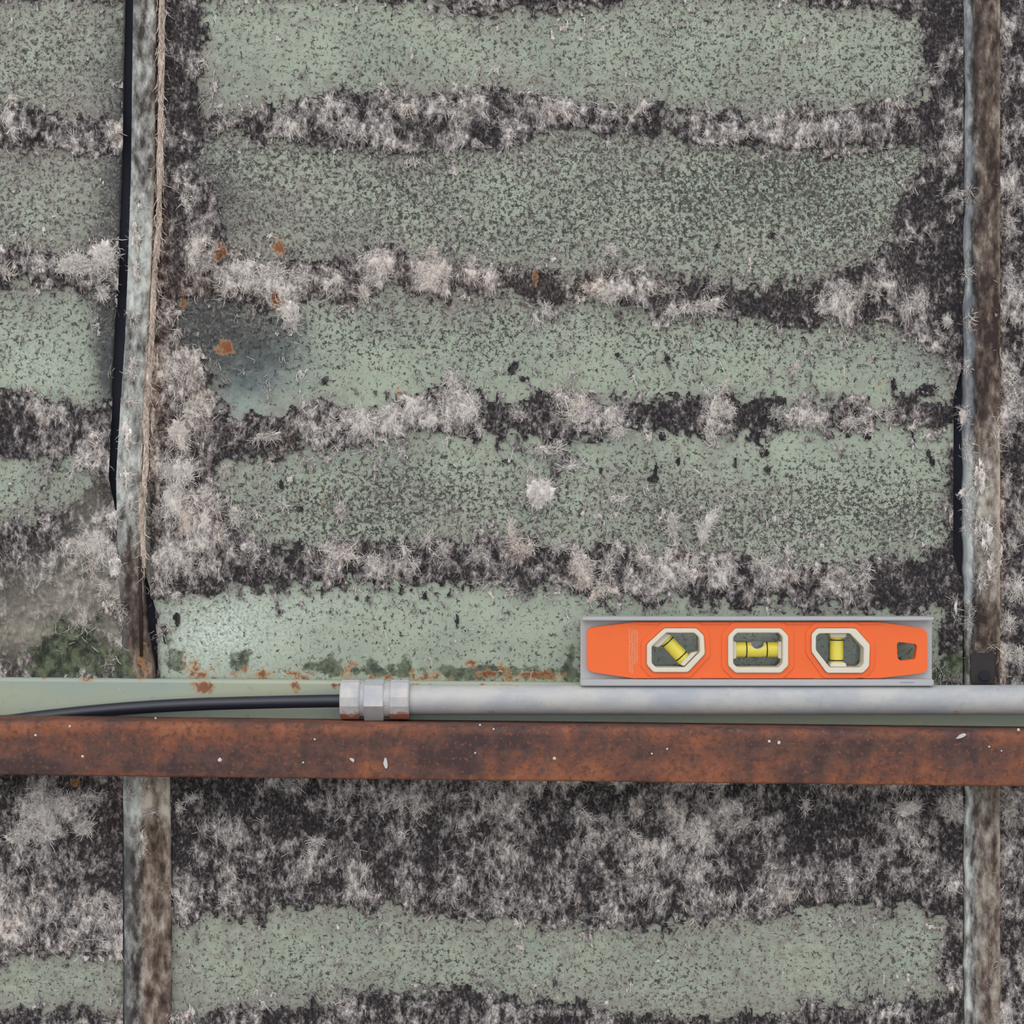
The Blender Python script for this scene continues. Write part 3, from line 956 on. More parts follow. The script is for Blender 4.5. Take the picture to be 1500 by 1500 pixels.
p_left = panel('left', cst(-1400), LX1, 'mint green sheet panel beside the slanting stud, black along its edge')
p_mid = panel('mid', MX0, MX1, 'wide mint green sheet panel between the two upright studs')
p_right = panel('right', RX0, cst(2900), 'sheet panel wholly covered in grey fluff beyond the dark stud')
RES = {}
for nm, o, f0, f1, lab, cnt in (
        ('left', p_left, cst(-1400), lambda y: LX1(y) + 3, 'grey torn insulation left on the panel beside the slanting stud', 7000),
        ('mid', p_mid, lambda y: MX0(y) - 2, MX1, 'grey furry bands of torn insulation on black adhesive across the wide panel', 22000),
        ('right', p_right, RX0, cst(2900), 'grey torn insulation covering the panel beyond the dark stud', 5000)):
    r_, F_ = residue(nm, f0, f1, o, lab)
    hair_coat(o, F_, cnt)

TL = [(104, 388, 50, 26, 12, .98, .05), (150, 376, 46, 44, 40, .98, .15), (112, 384, 44, 24, 10, .9, .05), (128, 392, 40, 20, 0, .75, .1), (8, 396, 34, 9, -35, .85, .5), (125, 672, 40, 15, 10, .75, .1), (152, 812, 26, 38, 0, .8, .1), (118, 800, 34, 26, 20, .7, .2), (136, 828, 14, 26, 0, .7, .4),
      (150, 430, 14, 22, 0, .65, .1), (60, 1188, 60, 36, 10, .8, .05), (28, 1222, 40, 22, 20, .75, .05), (95, 1178, 36, 28, 0, .8, .05), (130, 1166, 44, 12, 0, .78, .05), (60, 1225, 40, 20, -10, .75, .05), (122, 1212, 30, 24, 0, .7, .05)]
TM = [(270, 292, 12, 26, 8, .8, .15), (288, 358, 26, 28, 0, .65, .3), (297, 385, 24, 20, 0, .6, .2), (355, 396, 34, 22, 0, .72, .1), (398, 402, 50, 22, 10, .8, .1), (442, 408, 24, 18, 30, .8, .2), (424, 454, 36, 36, 45, .95, .08), (430, 470, 14, 24, 10, .8, .1),
      (545, 380, 22, 26, 0, .8, .1), (552, 404, 34, 26, 10, .72, .1), (533, 428, 16, 28, 10, .82, .25), (632, 372, 18, 22, 0, .7, .4), (625, 404, 40, 28, 0, .78, .15), (645, 398, 24, 22, -40, .82, .4), (690, 388, 14, 22, 0, .62, .15), (862, 424, 24, 12, -35, .88, .5), (897, 432, 36, 20, 25, .82, .1), (895, 366, 18, 14, 0, .7, .1), (985, 456, 20, 20, 0, .7, .1), (1040, 446, 40, 14, 15, .75, .1), (1228, 434, 34, 18, 35, .82, .1), (1206, 452, 18, 14, 0, .75, .1), (800, 454, 14, 18, 0, .72, .05), (975, 425, 30, 12, 10, .55, .1), (1045, 420, 24, 12, 20, .5, .1),
      (282, 600, 30, 34, 30, .78, .3), (262, 636, 34, 44, 10, .86, .3), (292, 585, 12, 26, -10, .85, .45), (268, 690, 42, 44, 0, .9, .12), (255, 735, 40, 60, 0, .9, .1), (273, 756, 16, 48, -6, 1.0, .65), (300, 722, 24, 22, 0, .78, .1), (318, 740, 10, 40, 10, .82, .3), (324, 780, 10, 30, -8, .8, .35), (345, 755, 20, 22, 30, .72, .2), (245, 835, 12, 40, 15, .78, .2), (275, 820, 22, 18, 0, .68, .2), (296, 830, 10, 26, 0, .7, .2), (245, 690, 18, 28, 0, .78, .15), (330, 690, 14, 16, 0, .6, .2),
      (535, 622, 54, 30, 20, .92, .12), (566, 606, 30, 24, 0, .75, .1), (520, 608, 26, 16, 40, .75, .15), (662, 556, 18, 26, 15, .75, .1), (658, 588, 22, 30, 0, .82, .15), (688, 598, 30, 48, 0, .95, .15), (702, 628, 12, 22, 0, .8, .3), (848, 604, 54, 34, 5, .92, .15), (852, 592, 28, 12, -35, .9, .45), (818, 578, 10, 24, 30, .8, .2), (906, 632, 24, 16, 0, .8, .05), (902, 608, 20, 22, 0, .62, .1), (1046, 606, 20, 56, -12, .95, .15), (1066, 602, 28, 22, 0, .78, .1), (1062, 566, 9, 26, -25, .78, .4), (1040, 634, 16, 20, 0, .72, .1), (1302, 608, 10, 34, 20, .78, .05), (1246, 618, 22, 18, 0, .68, .1), (1190, 616, 28, 16, 20, .72, .05), (600, 610, 24, 18, 0, .68, .1), (470, 630, 40, 12, 15, .68, .1), (390, 640, 44, 14, 10, .62, .2), (760, 608, 20, 16, 0, .55, .05), (1140, 606, 24, 14, 0, .5, .05),
      (790, 722, 42, 44, 0, 1.0, .08), (786, 735, 14, 18, 20, .9, .5), (836, 684, 32, 12, 22, .82, .02), (905, 732, 26, 14, 0, .68, .02), (1040, 762, 14, 40, -25, 1.0, .1), (1030, 782, 16, 28, 0, .95, .1), (985, 772, 14, 26, 0, .8, .02), (986, 768, 18, 30, 0, .66, .05), (500, 748, 16, 26, 0, .58, .25), (800, 660, 46, 14, 5, .62, .15), (776, 690, 10, 20, 0, .6, .1), (1165, 538, 8, 18, -20, .8, .4), (425, 702, 8, 8, 0, .8, 0),
      (748, 774, 9, 26, 5, .85, .4), (760, 800, 36, 16, -25, 1.0, .6), (750, 782, 12, 30, 5, .95, .5), (778, 800, 10, 24, 10, .8, .4), (500, 812, 56, 18, -15, .92, .3), (480, 800, 30, 9, -8, .8, .25), (512, 806, 9, 34, -35, .85, .4), (545, 822, 26, 16, 0, .72, .15), (592, 808, 12, 34, 15, .8, .15), (606, 830, 10, 28, 0, .8, .2), (628, 790, 12, 26, -15, .7, .2), (852, 828, 32, 36, 10, .92, .2), (858, 846, 14, 40, -18, 1.0, .55), (873, 868, 13, 38, -35, 1.0, .5), (905, 798, 8, 26, 0, .75, .1), (890, 830, 14, 30, -15, .62, .1), (968, 834, 22, 10, -25, .85, .25), (985, 846, 26, 10, -20, .82, .2), (1002, 838, 14, 32, 0, .78, .15), (940, 816, 10, 34, 15, .7, .1), (1018, 824, 10, 30, 10, .7, .1), (1068, 836, 10, 34, -10, .7, .15), (1120, 828, 44, 9, -20, .75, .1), (1160, 838, 34, 10, -35, .72, .1), (1266, 846, 12, 34, -25, .82, .1), (1240, 852, 24, 18, 0, .5, .15), (960, 850, 20, 10, 0, .65, .1), (700, 812, 22, 18, 0, .58, .1), (820, 800, 26, 14, 10, .66, .05), (650, 806, 18, 20, 0, .58, .15), (1330, 450, 12, 30, 0, .62, .1), (1352, 440, 10, 22, 0, .68, .1), (1388, 470, 14, 16, 0, .65, .05), (1402, 285, 22, 12, 20, .7, .05),
      (512, 1156, 14, 12, 0, .9, .1), (462, 1231, 22, 9, 10, .85, .02), (1002, 1220, 26, 20, 0, .78, .02), (1330, 1184, 42, 22, 10, .74, .08), (1402, 1192, 34, 20, 0, .66, .1), (610, 1185, 26, 10, 0, .66, .05), (590, 1222, 9, 16, 0, .85, .02), (730, 1182, 34, 10, -20, .68, .02), (1090, 1205, 26, 14, 30, .62, .02), (860, 1195, 34, 8, -25, .68, .02), (280, 1170, 20, 8, 20, .7, .02), (262, 1182, 12, 16, 30, .7, .1), (430, 1150, 30, 12, 0, .62, .1), (1180, 1180, 12, 24, 0, .66, .02), (930, 1225, 24, 10, -35, .7, .02), (720, 1150, 30, 12, 0, .55, .1)]
TR = [(1440, 724, 10, 20, 20, .8, .1), (1480, 560, 12, 50, -10, .75, .2), (1490, 430, 14, 26, 10, .7, .1), (1488, 470, 14, 12, 40, .8, .3), (1490, 862, 20, 30, 0, .8, .05), (1478, 910, 12, 26, 20, .75, .1), (1492, 960, 16, 26, 0, .66, .1), (1478, 330, 10, 40, 5, .62, .3), (1478, 395, 8, 18, 0, .75, .15), (1486, 800, 12, 20, 0, .6, .1), (1480, 1190, 24, 40, 0, .62, .2), (1476, 700, 8, 24, 0, .5, .1), (1489, 290, 10, 30, 0, .55, .1)]
TSR = [(1419, 285, 9, 30, 0, .6, .02), (1417, 400, 8, 26, 0, .62, .02), (1420, 470, 9, 40, 0, .6, .02), (1416, 535, 8, 20, 20, .65, .02), (1412, 610, 16, 26, 10, .62, .15), (1418, 660, 10, 40, 0, .66, .02), (1415, 722, 20, 16, 25, .7, .02), (1420, 750, 12, 40, 0, .7, .02), (1416, 775, 14, 10, 30, .68, .02),
       (1436, 700, 18, 50, 0, .58, .2), (1444, 780, 22, 50, 5, .66, .1), (1452, 830, 16, 40, -10, .6, .3), (1438, 850, 16, 26, 0, .58, .1), (1462, 640, 7, 60, 0, .6, .5), (1466, 810, 8, 60, -8, .72, .5), (1430, 780, 12, 30, 0, .68, .02), (1400, 890, 10, 40, 0, .5, .1), (1420, 900, 8, 40, 0, .58, .02)]
TSL = [(205, 300, 12, 40, 0, .5, .02), (200, 345, 16, 50, 0, .66, .02), (202, 400, 14, 34, 5, .6, .02), (196, 470, 12, 40, 4, .56, .05), (194, 540, 14, 34, 0, .62, .05), (190, 590, 18, 16, 20, .6, .1), (186, 640, 16, 46, 0, .68, .02), (184, 700, 14, 40, 0, .64, .02), (192, 740, 12, 36, 0, .62, .02), (190, 1165, 12, 36, 0, .64, .02), (212, 1150, 16, 24, 10, .56, .4), (222, 1190, 20, 12, -30, .6, .35), (208, 1225, 10, 40, 0, .6, .35), (165, 760, 22, 30, 0, .6, .05), (168, 830, 20, 36, 0, .64, .1), (160, 890, 24, 30, 0, .56, .1), (178, 905, 12, 30, 0, .5, .2)]
k = 0
TUFTS = ((TL, p_left), (TM, p_mid), (TR, p_right))
for lst, par in TUFTS:
    for q in lst:
        k += 1
        tuft(par, *q[:5], light=q[5], warm=q[6], nf=int(24 + 0.03 * q[2] * q[3]), seed=k)


# ------------------------------------------------------------------ upright studs (parts of the wall)
def stud(xl, xr, depth, fn, label, lip=None):
    ys = axis(-1400, zb - 4, -250, 1750, 5, 40)
    t = np.linspace(0, 1, 18)
    px = xl(ys)[:, None] * (1 - t) + xr(ys)[:, None] * t
    py = np.repeat(ys[:, None], len(t), 1)
    L, warm, tan = fn(px, py, t[None, :] + 0 * px)
    d = depth + 0.0014 * (fbm(px / 16, py / 30, 3, 401) - 0.5)
    if lip is not None:
        d = d + lip(t)[None, :]
    px = np.concatenate([px[:, :1], px, px[:, -1:]], 1)
    py = np.concatenate([py[:, :1], py, py[:, -1:]], 1)
    bk = 0 * d[:, :1] - 0.0049
    dd = np.concatenate([bk, d, bk], 1)
    ext = lambda q: np.concatenate([q[:, :1], q, q[:, -1:]], 1)
    # side walls keep their x in the world
    s = (D - dd)
    ref = np.concatenate([d[:, :1], d, d[:, -1:]], 1)
    X = (px - 750) * (D - ref) / F
    Z = ZC + (750 - py) * (D - ref) / F
    V = np.stack([X, -dd, Z], -1).reshape(-1, 3)
    at = dict(light=ext(L), warm=ext(warm), tan=ext(tan), moss=blobs(px, py, MOSS), rust=blobs(px, py, RUST))
    o = mesh_obj('stud', V, grid_faces(*px.shape), M['stud'], wall, False, {k: v.ravel() for k, v in at.items()})
    o['label'] = label
    return o


def left_fn(px, py, t):
    L = IP(py, [(251, .5), (320, .62), (360, .72), (420, .68), (480, .6), (560, .6), (640, .72), (740, .66), (790, .46), (820, .1), (900, .0), (960, .1), (1050, .2), (1140, .62), (1190, .7), (1215, .35), (1300, .3)])
    L = L + 0.06 + (fbm(px / 10, py / 26, 4, 501) - 0.5) * 0.9 - 0.1 * sm(0.85, 1, t) * (py < 800)
    L = L + blobs(px, py, [(205, 340, 12, 50, .15), (203, 385, 4, 12, -.3), (190, 1170, 10, 40, .2), (215, 1180, 14, 40, .1), (228, 1190, 8, 60, -.35), (175, 860, 10, 30, .2)])
    warm = sm(0.85, 1.0, t) * 0.5 * (py < 800) + 0.6 * sm(1100, 1140, py) * sm(0.3, 0.5, t) + 0.5 * sm(930, 975, py) * (py < 1060) + 0.35 * sm(780, 840, py) * (py < 1000)
    return np.clip(L, 0, 1), np.clip(warm, 0, 1), 0 * px + 0.25 * (t < 0.12)


def right_fn(px, py, t):
    L = IP(py, [(251, .22), (300, .16), (340, .28), (380, .22), (470, .08), (560, .12), (600, .22), (650, .5), (700, .62), (760, .68), (830, .6), (880, .45), (900, .22), (950, .2), (1000, .12), (1140, .4), (1250, .45)])
    L = L + (fbm(px / 9, py / 30, 4, 601) - 0.5) * 0.75 + 0.35 * sm(0.2, 0.05, t) + 0.16 * sm(0.88, 1, t)
    L = L + blobs(px, py, [(1440, 590, 8, 60, -.2), (1436, 900, 10, 20, -.2), (1432, 900, 6, 30, -.2)])
    warm = 0.45 * sm(0.25, 0.4, t) + 0.35 * sm(0.86, 0.97, t)
    tan = 0.6 * sm(0.22, 0.10, t + 0.5 * (fbm(px / 8, py / 22, 3, 633) - 0.5)) * sm(900, 860, py)
    L = L + 0.5 * (fbm(px / 12, py / 16, 3, 634) - 0.5) * sm(0.35, 0.1, t)
    return np.clip(L, 0, 1), warm, tan


st_l = stud(LSL, LSR, 0.0050, left_fn, 'slanting grey-green stud with a peach fibrous edge')
st_r = stud(lambda y: 1415.5 + 6 * (fbm(np.asarray(y, float) / 30, 0 * np.asarray(y, float), 3, 88) - 0.5), cst(1465), 0.0050, right_fn, 'dark brown upright stud with a blue-grey front lip',
            lambda t: 0.0022 * sm(0.26, 0.18, t) + 0.0015 * sm(0.9, 1, t))

for lst, par, d0 in ((TSR, st_r, 0.0065), (TSL, st_l, 0.0052)):
    for q in lst:
        k += 1
        tuft(par, *q[:5], light=q[5], warm=q[6], nf=20, seed=k, d0=d0)

# peach strands along the slanting stud
px = []
n = 700
yy = rng.uniform(-320, 835, n)
xx = IP(yy, [(-330, 240), (150, 236), (251, 234), (330, 233), (400, 226), (500, 222), (600, 214), (680, 214), (740, 208), (835, 210)]) + rng.normal(0, 3.2, n)
V, Q, la, wa = fibres(xx, yy, np.full(n, 0.0056) + rng.uniform(0, 0.002, n), rng.uniform(10, 26, n), rng.uniform(0.3, 0.6, n), np.clip(rng.normal(0.85, 0.14, n), .2, 1), np.clip(rng.normal(0.7, .15, n), 0, 1), math.pi / 2 + rng.normal(0, 0.07, n), 4)
ctr = np.linspace(-330, 832, 100)
cx_ = IP(ctr, [(-330, 240), (150, 236), (251, 234), (330, 233), (400, 226), (500, 222), (600, 214), (680, 214), (740, 208), (832, 210)])
tv, tf = tube([P(x, y, 0.0045) for x, y in zip(cx_, ctr)], [0.00045 * (2.6 + 3.0 * float(vn(np.array(y / 26.0), np.array(0.5), 3))) for y in ctr], 8)
tv = np.array([tuple(v) for v in tv])
tq = [f for f in tf if len(f) == 4]
o = mesh_obj('wool_strand', np.concatenate([tv, V]), np.concatenate([np.array(tq), Q + len(tv)]), M['wool'], wall, True,
             dict(light=np.concatenate([0.74 + 0.5 * (fbm(tv[:, 2] * 180, tv[:, 0] * 300, 3, 8) - .5), la]), warm=np.concatenate([np.full(len(tv), .85), wa])))
o['label'] = 'peach strand of matted wool along the slanting stud'
tv, tf = tube([P(205, 815, 0.0062), P(206, 880, 0.0062), P(207, 962, 0.0062)], 0.0011, 8)
mesh_obj('rod', tv, tf, M['browned'], wall, None).data.shade_smooth()
# plate with a dark bolt on the brown stud
solid('plate', round_poly([(1421, 957), (1458, 957), (1458, 1003), (1421, 1003)], 3), [], 0.0045, 0.0078, mat_plain('sooty_plate', c8(58, 55, 56), 0.8, 0.2, 200, 0.2), st_r, 0.0006)
tv, tf = tube([P(1442, 990, 0.0075), P(1442, 990, 0.0100)], 0.0035, 6)
mesh_obj('bolt', tv, tf, M['dark'], st_r)

# ------------------------------------------------------------------ pale green steel strip behind the conduit
ys0 = np.array([0, 1, 3, 6, 10, 16, 24, 34, 44, 54, 64, 74, 78])
xs0 = np.linspace(-450, 1950, 480)
TX, TY = np.meshgrid(xs0, ys0)
PX = TX
PY = 992.5 + 0.009 * TX + TY
DD = np.where(TY < 3, 0.0065 + 0.0020 * sm(0, 3, TY), 0.0085)
DD = DD + 0.0003 * (fbm(PX / 60, PY / 40, 2, 15) - 0.5)
strip_rust = [(62, 995, 9, 4, .7), (130, 996, 12, 5, 1.0), (296, 1003, 13, 6, 1.4), (298, 1010, 18, 8, .45), (92, 1021, 4, 3, .7), (325, 1007, 3, 3, .7), (432, 1003, 9, 5, .9), (432, 1010, 9, 6, .4), (492, 1004, 7, 4, .9), (205, 996, 5, 3, .5), (20, 994, 4, 3, .4), (620, 1004, 20, 5, .6), (720, 1005, 40, 4, .6), (360, 1048, 6, 6, .6), (430, 1047, 6, 5, .5)]
FV = PA(PX.ravel(), PY.ravel(), DD.ravel())
Ft = grid_faces(*PX.shape)
rim0 = np.arange(len(xs0))
bk = FV[rim0].copy()
bk[:, 1] = -0.0009
k0 = len(FV)
topf = np.stack([rim0[:-1], rim0[1:], k0 + rim0[1:], k0 + rim0[:-1]], -1)
bot0 = (len(ys0) - 1) * len(xs0) + rim0
bk2 = FV[bot0].copy()
bk2[:, 1] = -0.0009
k1 = k0 + len(bk)
botf = np.stack([bot0[1:], bot0[:-1], k1 + rim0[:-1], k1 + rim0[1:]], -1)
sr = blobs(PX, PY, strip_rust).ravel()
smo = (0.25 * sm(1040, 1052, PY - 0.009 * PX) * fbm(PX / 40, PY / 20, 3, 99)).ravel()
z1 = np.concatenate
strip = mesh_obj('steel_strip', z1([FV, bk, bk2]), z1([Ft, topf, botf]), M['strip'], None, False,
                 dict(rust=z1([sr, sr[rim0], sr[bot0]]), moss=z1([smo, smo[rim0], smo[bot0]])))
strip['label'] = 'pale green painted steel strip with rust spots along the wall behind the black cable'
strip['category'] = 'strip'

# ------------------------------------------------------------------ conduit with its connector
CD = 0.022
CY = 1025.3
cz = P(0, CY, CD)[2]
cr = 21.8 * S(CD)
x_end = P(586, 0, CD)[0]
cond = empty('conduit', (x_end, -CD, cz), 'grey galvanised conduit pipe with a compression fitting, under the orange level', 'pipe')
xr_ = P(1990, 0, CD)[0]
xm_ = np.linspace(x_end, xr_, 60)
v, f = lathe_x([(x_end, cr * 0.88)] + [(x, cr) for x in xm_] + [(xr_, cr * 0.88), (x_end, cr * 0.88)], -CD, cz, 48)
mesh_obj('pipe', v, f, M['galv'], cond, True)


def px_x(p):
    return P(p, 0, CD)[0]


def fitting(name, x0, x1, r, n, phase, hole, cham=1.6, rustb=True, label=None):
    X0, X1 = px_x(x0), px_x(x1)
    R_ = r * S(CD)
    c = cham * S(CD)
    prof = [(X0, hole * S(CD)), (X0, R_ - c), (X0 + c, R_), ((X0 + X1) / 2, R_), (X1 - c, R_), (X1, R_ - c), (X1, hole * S(CD)), (X0, hole * S(CD))]
    v, f = lathe_x(prof, -CD, cz, n, phase)
    va = np.array(v)
    rel = (cz - va[:, 2]) / R_
    o = mesh_obj(name, v, f, M['fit'], cond, False, dict(rust=(sm(0.45, 0.75, rel) if rustb else 0 * rel)))
    if label:
        o['label'] = label
    return o


fitting('compression_nut', 499.5, 528, 29.6, 14, math.pi / 14, 11.5, 2.0)
fitting('neck', 527, 535, 25.5, 32, 0, 21.9, 0.6, False)
fitting('connector_body', 534, 563, 30.6, 6, math.radians(12), 21.9, 1.4, False)
fitting('neck', 562, 573, 25.0, 32, 0, 21.9, 0.6, False)
fitting('compression_nut', 572, 600, 29.6, 14, math.pi / 14, 21.9, 2.0)

# ------------------------------------------------------------------ black cable
cp = [(516, 1026.5, .022), (470, 1027.0, .0218), (420, 1028, .0212), (360, 1029.5, .0202), (300, 1031.2, .0182), (240, 1034, .0160), (180, 1038, .0143), (120, 1043.5, .0132), (60, 1050, .0128), (0, 1058, .0127), (-80, 1070, .0127), (-200, 1090, .0127), (-330, 1112, .0127)]
cpx = np.array(cp)
tt = np.linspace(0, 1, 90)
ts = np.linspace(0, 1, len(cp))
path = [P(np.interp(t, ts, cpx[:, 0]), np.interp(t, ts, cpx[:, 1]), np.interp(t, ts, cpx[:, 2])) for t in tt]
pa = np.array(path)
for _ in range(4):
    pa[1:-1] = (pa[:-2] + 2 * pa[1:-1] + pa[2:]) / 4
v, f = tube([tuple(q) for q in pa], 9.6 * S(.026), 20)
cable = mesh_obj('cable', [tuple(q) for q in v], f, M['black'], None, True)
cable['label'] = 'black cable leaving the end of the conduit fitting and sinking behind the rusty bar'
cable['category'] = 'cable'

# ------------------------------------------------------------------ rusty angle bar
zf = P(0, 1054.6, CD)[2]           # flange height under the fitting at column 550
sl_ = -0.0112
x550 = P(550, 0, CD)[0]
H = 0.0350
T = 0.005
yb, yf, R0 = 0.0172, 0.0480, 0.0042
prof = []                           # (depth, height) round the section, from the flange's back edge
prof += [(yb, -T), (yb, -0.0008), (yb + 0.0008, 0.0)]
prof += [(yf - R0 + (R0) * math.sin(a), -R0 + R0 * math.cos(a)) for a in np.linspace(0, math.pi / 2, 7)]
prof += [(yf, -R0 - (H - R0 - 0.0015) * q) for q in (0.1, 0.2, 0.3, 0.4, 0.5, 0.6, 0.7, 0.8, 0.9, 1.0)]
prof += [(yf - 0.0006, -H + 0.0003), (yf - 0.0015, -H), (yf - T, -H), (yf - T, -T), (yb, -T)]
prof = np.array(prof)
s0 = S(yf)
xs = np.linspace((-450 - 750) * s0, (1950 - 750) * s0, 900)
XX, KK = np.meshgrid(xs, np.arange(len(prof)))
dd = prof[KK, 0]
hh = prof[KK, 1]
pxx = XX / s0 + 750
front = (KK > 2) & (KK < len(prof) - 4)
dd = dd + front * 0.0007 * (fbm(pxx / 22, hh / s0 / 22, 4, 700) - 0.5)
hh2 = hh + (KK > 3) * (KK < len(prof) - 2) * 0.0005 * (fbm(pxx / 40, 0 * pxx, 3, 710) - 0.5)
ZZ = zf + sl_ * (XX - x550) + hh2
V = np.stack([XX, -dd, ZZ], -1).reshape(-1, 3)
pyy = 750 + (ZC - ZZ) / s0
hf = -hh / H
edge = 0.9 * np.exp(-((hf - 0.12) / 0.10) ** 2) + 0.7 * np.exp(-((hf - 0.97) / 0.06) ** 2) + 0.45 * blobs(pxx, pyy, [(740, 1100, 4, 50, 1), (30, 1080, 40, 14, .6), (300, 1070, 80, 12, .5), (420, 1090, 40, 30, .4), (1330, 1060, 160, 16, .6), (1180, 1072, 120, 10, .4)]) - 0.35 * blobs(pxx, pyy, [(1400, 1110, 40, 30, .6), (530, 1090, 40, 30, .5), (100, 1110, 80, 16, .4), (1210, 1085, 14, 12, .7), (920, 1085, 60, 14, .4)])  # lighter edge lines; the top one paints the rounded corner's sky highlight into the rust
Q = grid_faces(*XX.shape)
bar = empty('angle_bar', (0.0, -0.03, zf - H), 'long rusty brown steel angle bar running below the conduit across the wall', 'bar')
mesh_obj('angle_section', V, Q, M['rust'], bar, True, dict(edge=edge.ravel(), lime=0 * edge.ravel()))
spots = [(52, 1077, 3.5), (121, 1108, 4), (322, 1113, 6), (228, 1052, 3), (102, 1064, 3.5), (461, 1083, 3), (444, 1117, 3), (517, 1115, 3.5), (696, 1103, 3), (812, 1111, 5), (955, 1104, 3), (977, 1097, 3), (1127, 1086, 4), (1141, 1088, 5), (1492, 1069, 4), (1449, 1094, 3), (1467, 1100, 2.5), (703, 1062, 3), (723, 1068, 3)]
for q, (x, y, r) in enumerate(spots):
    bm = bmesh.new()
    bmesh.ops.create_icosphere(bm, subdivisions=2, radius=1)
    for vv in bm.verts:
        j = 0.75 + 0.5 * float(vn(np.array(vv.co.x * 1.7 + q * 3.1), np.array(vv.co.z * 1.7 + vv.co.y), 5))
        vv.co = Vector((vv.co.x * r * j * 0.5, vv.co.y * 0.9, vv.co.z * r * j * 0.5)) * 0.00045
    off = Vector(P(x, y, yf + 0.0001)) if y > 1056 else Vector(P(x, y, 0.045))
    vs = [tuple(vv.co + off) for vv in bm.verts]
    fs = [tuple(w.index for w in fc.verts) for fc in bm.faces]
    bm.free()
    mesh_obj('lime_spot', vs, fs, M['lime'], bar, True)
for (x, y, w, h, an) in ((1409, 1078, 16, 5, 25), (565, 1118, 6, 16, 5), (516, 1113, 8, 4, -30)):
    pts = []
    for i in range(10):
        a = 2 * math.pi * i / 10
        lx, ly = w / 2 * math.cos(a) * (0.8 + 0.4 * ((i * 7) % 3) / 2), h / 2 * math.sin(a)
        c, s_ = math.cos(math.radians(-an)), math.sin(math.radians(-an))
        pts.append((x + lx * c - ly * s_, y + lx * s_ + ly * c))
    solid('lime_spot', pts, [], yf - 0.0006, yf + 0.0007, M['lime'], bar)

# ------------------------------------------------------------------ orange torpedo level
ZB = cz + cr                        # its sole rests on the conduit
LF, LB = 0.0285, 0.0115               # front and back of the flanges
sF = S(LF)
xl, xr = (850.5 - 750) * sF, (1368 - 750) * sF
ztop = ZC + (750 - 904.0) * sF
lev = empty('spirit_level', ((xl + xr) / 2, -CD, ZB), 'orange torpedo spirit level with three yellow vials, standing on the conduit', 'level')


def box(name, x0, x1, d0, d1, z0, z1, mat, parent, bev=0.0):
    vs = [(x, -d, z) for x in (x0, x1) for d in (d0, d1) for z in (z0, z1)]
    o = mesh_obj(name, vs, [(0, 1, 3, 2), (4, 6, 7, 5), (0, 4, 5, 1), (2, 3, 7, 6), (0, 2, 6, 4), (1, 5, 7, 3)], mat, parent)
    bm = bmesh.new()
    bm.from_mesh(o.data)
    bmesh.ops.recalc_face_normals(bm, faces=bm.faces)
    if bev:
        bmesh.ops.bevel(bm, geom=list(bm.edges), offset=bev, segments=2, affect='EDGES')
    bm.to_mesh(o.data)
    bm.free()
    return o


W1 = [(973, 920.5), (1020, 920.5), (1031, 931), (1032.5, 958), (1008, 984.5), (957, 984.5), (947.5, 974), (947.5, 944)]
W2 = [(1077, 920.5), (1144, 920.5), (1154.5, 931.5), (1154.5, 975), (1144, 985.5), (1077, 985.5), (1066.5, 975), (1066.5, 931.5)]
W3 = [(1197, 920.5), (1253, 920.5), (1274, 944), (1273, 976), (1264, 985.5), (1211, 985.5), (1189, 955), (1189, 929)]
I1 = [(976, 926.8), (1017, 926.8), (1024.5, 934), (1025.5, 955), (1003, 978), (961, 978), (954.5, 971), (954.5, 947)]
I2 = [(1080, 926.8), (1141, 926.8), (1146.5, 933), (1146.5, 972), (1141, 977.8), (1080, 977.8), (1074, 972), (1074, 933)]
I3 = [(1200, 927.5), (1245, 927.5), (1265.5, 949), (1265, 972), (1260, 978), (1215.5, 978), (1195, 952), (1195, 932)]
HH = [(1317, 940.5), (1342, 943.5), (1344.5, 947), (1342, 966), (1320, 968.5), (1316, 965), (1314.5, 944)]
OB = [(860, 924), (866, 919.5), (930, 911.5), (1290, 911.5), (1350, 920.5), (1359, 925), (1359.5, 982), (1352, 986.5), (1285, 994.3), (930, 994.3), (868, 985), (860, 980)]
rp = lambda p, r=3: round_poly(p, r, 3)
mid = S(0.02700)
# aluminium I-section: web with holes, two flanges
webo = [(851, 905), (1368, 905), (1368, 1003), (851, 1003)]
o = solid('web', webo, [offset_poly(W1, 2), offset_poly(W2, 2), offset_poly(W3, 2), offset_poly(HH, 3)], 0.01500, 0.02050, M['alu'], lev, 0, 0.02700)
o['label'] = 'grey aluminium web seen past the tapered ends'
box('top_flange', xl + 0.001, xr, LB, LF, ztop - 0.0022, ztop, M['alu'], lev, 0.0005)
box('bottom_flange', xl, xr, LB, LF, ZB, ZB + 0.0041, M['alu'], lev, 0.0005)
# orange inlay, its raised surrounds, and the pads between them
body = solid('orange_inlay', rp(OB, 4), [rp(offset_poly(W1, 0.3)), rp(offset_poly(W2, 0.3)), rp(offset_poly(W3, 0.3)), rp(HH, 3)], 0.01720, 0.02480, M['orange'], lev, 0.0005, 0.02700)


def clip_y(p, y0=911.8, y1=994.0):
    return [(x, min(max(y, y0), y1)) for x, y in p]


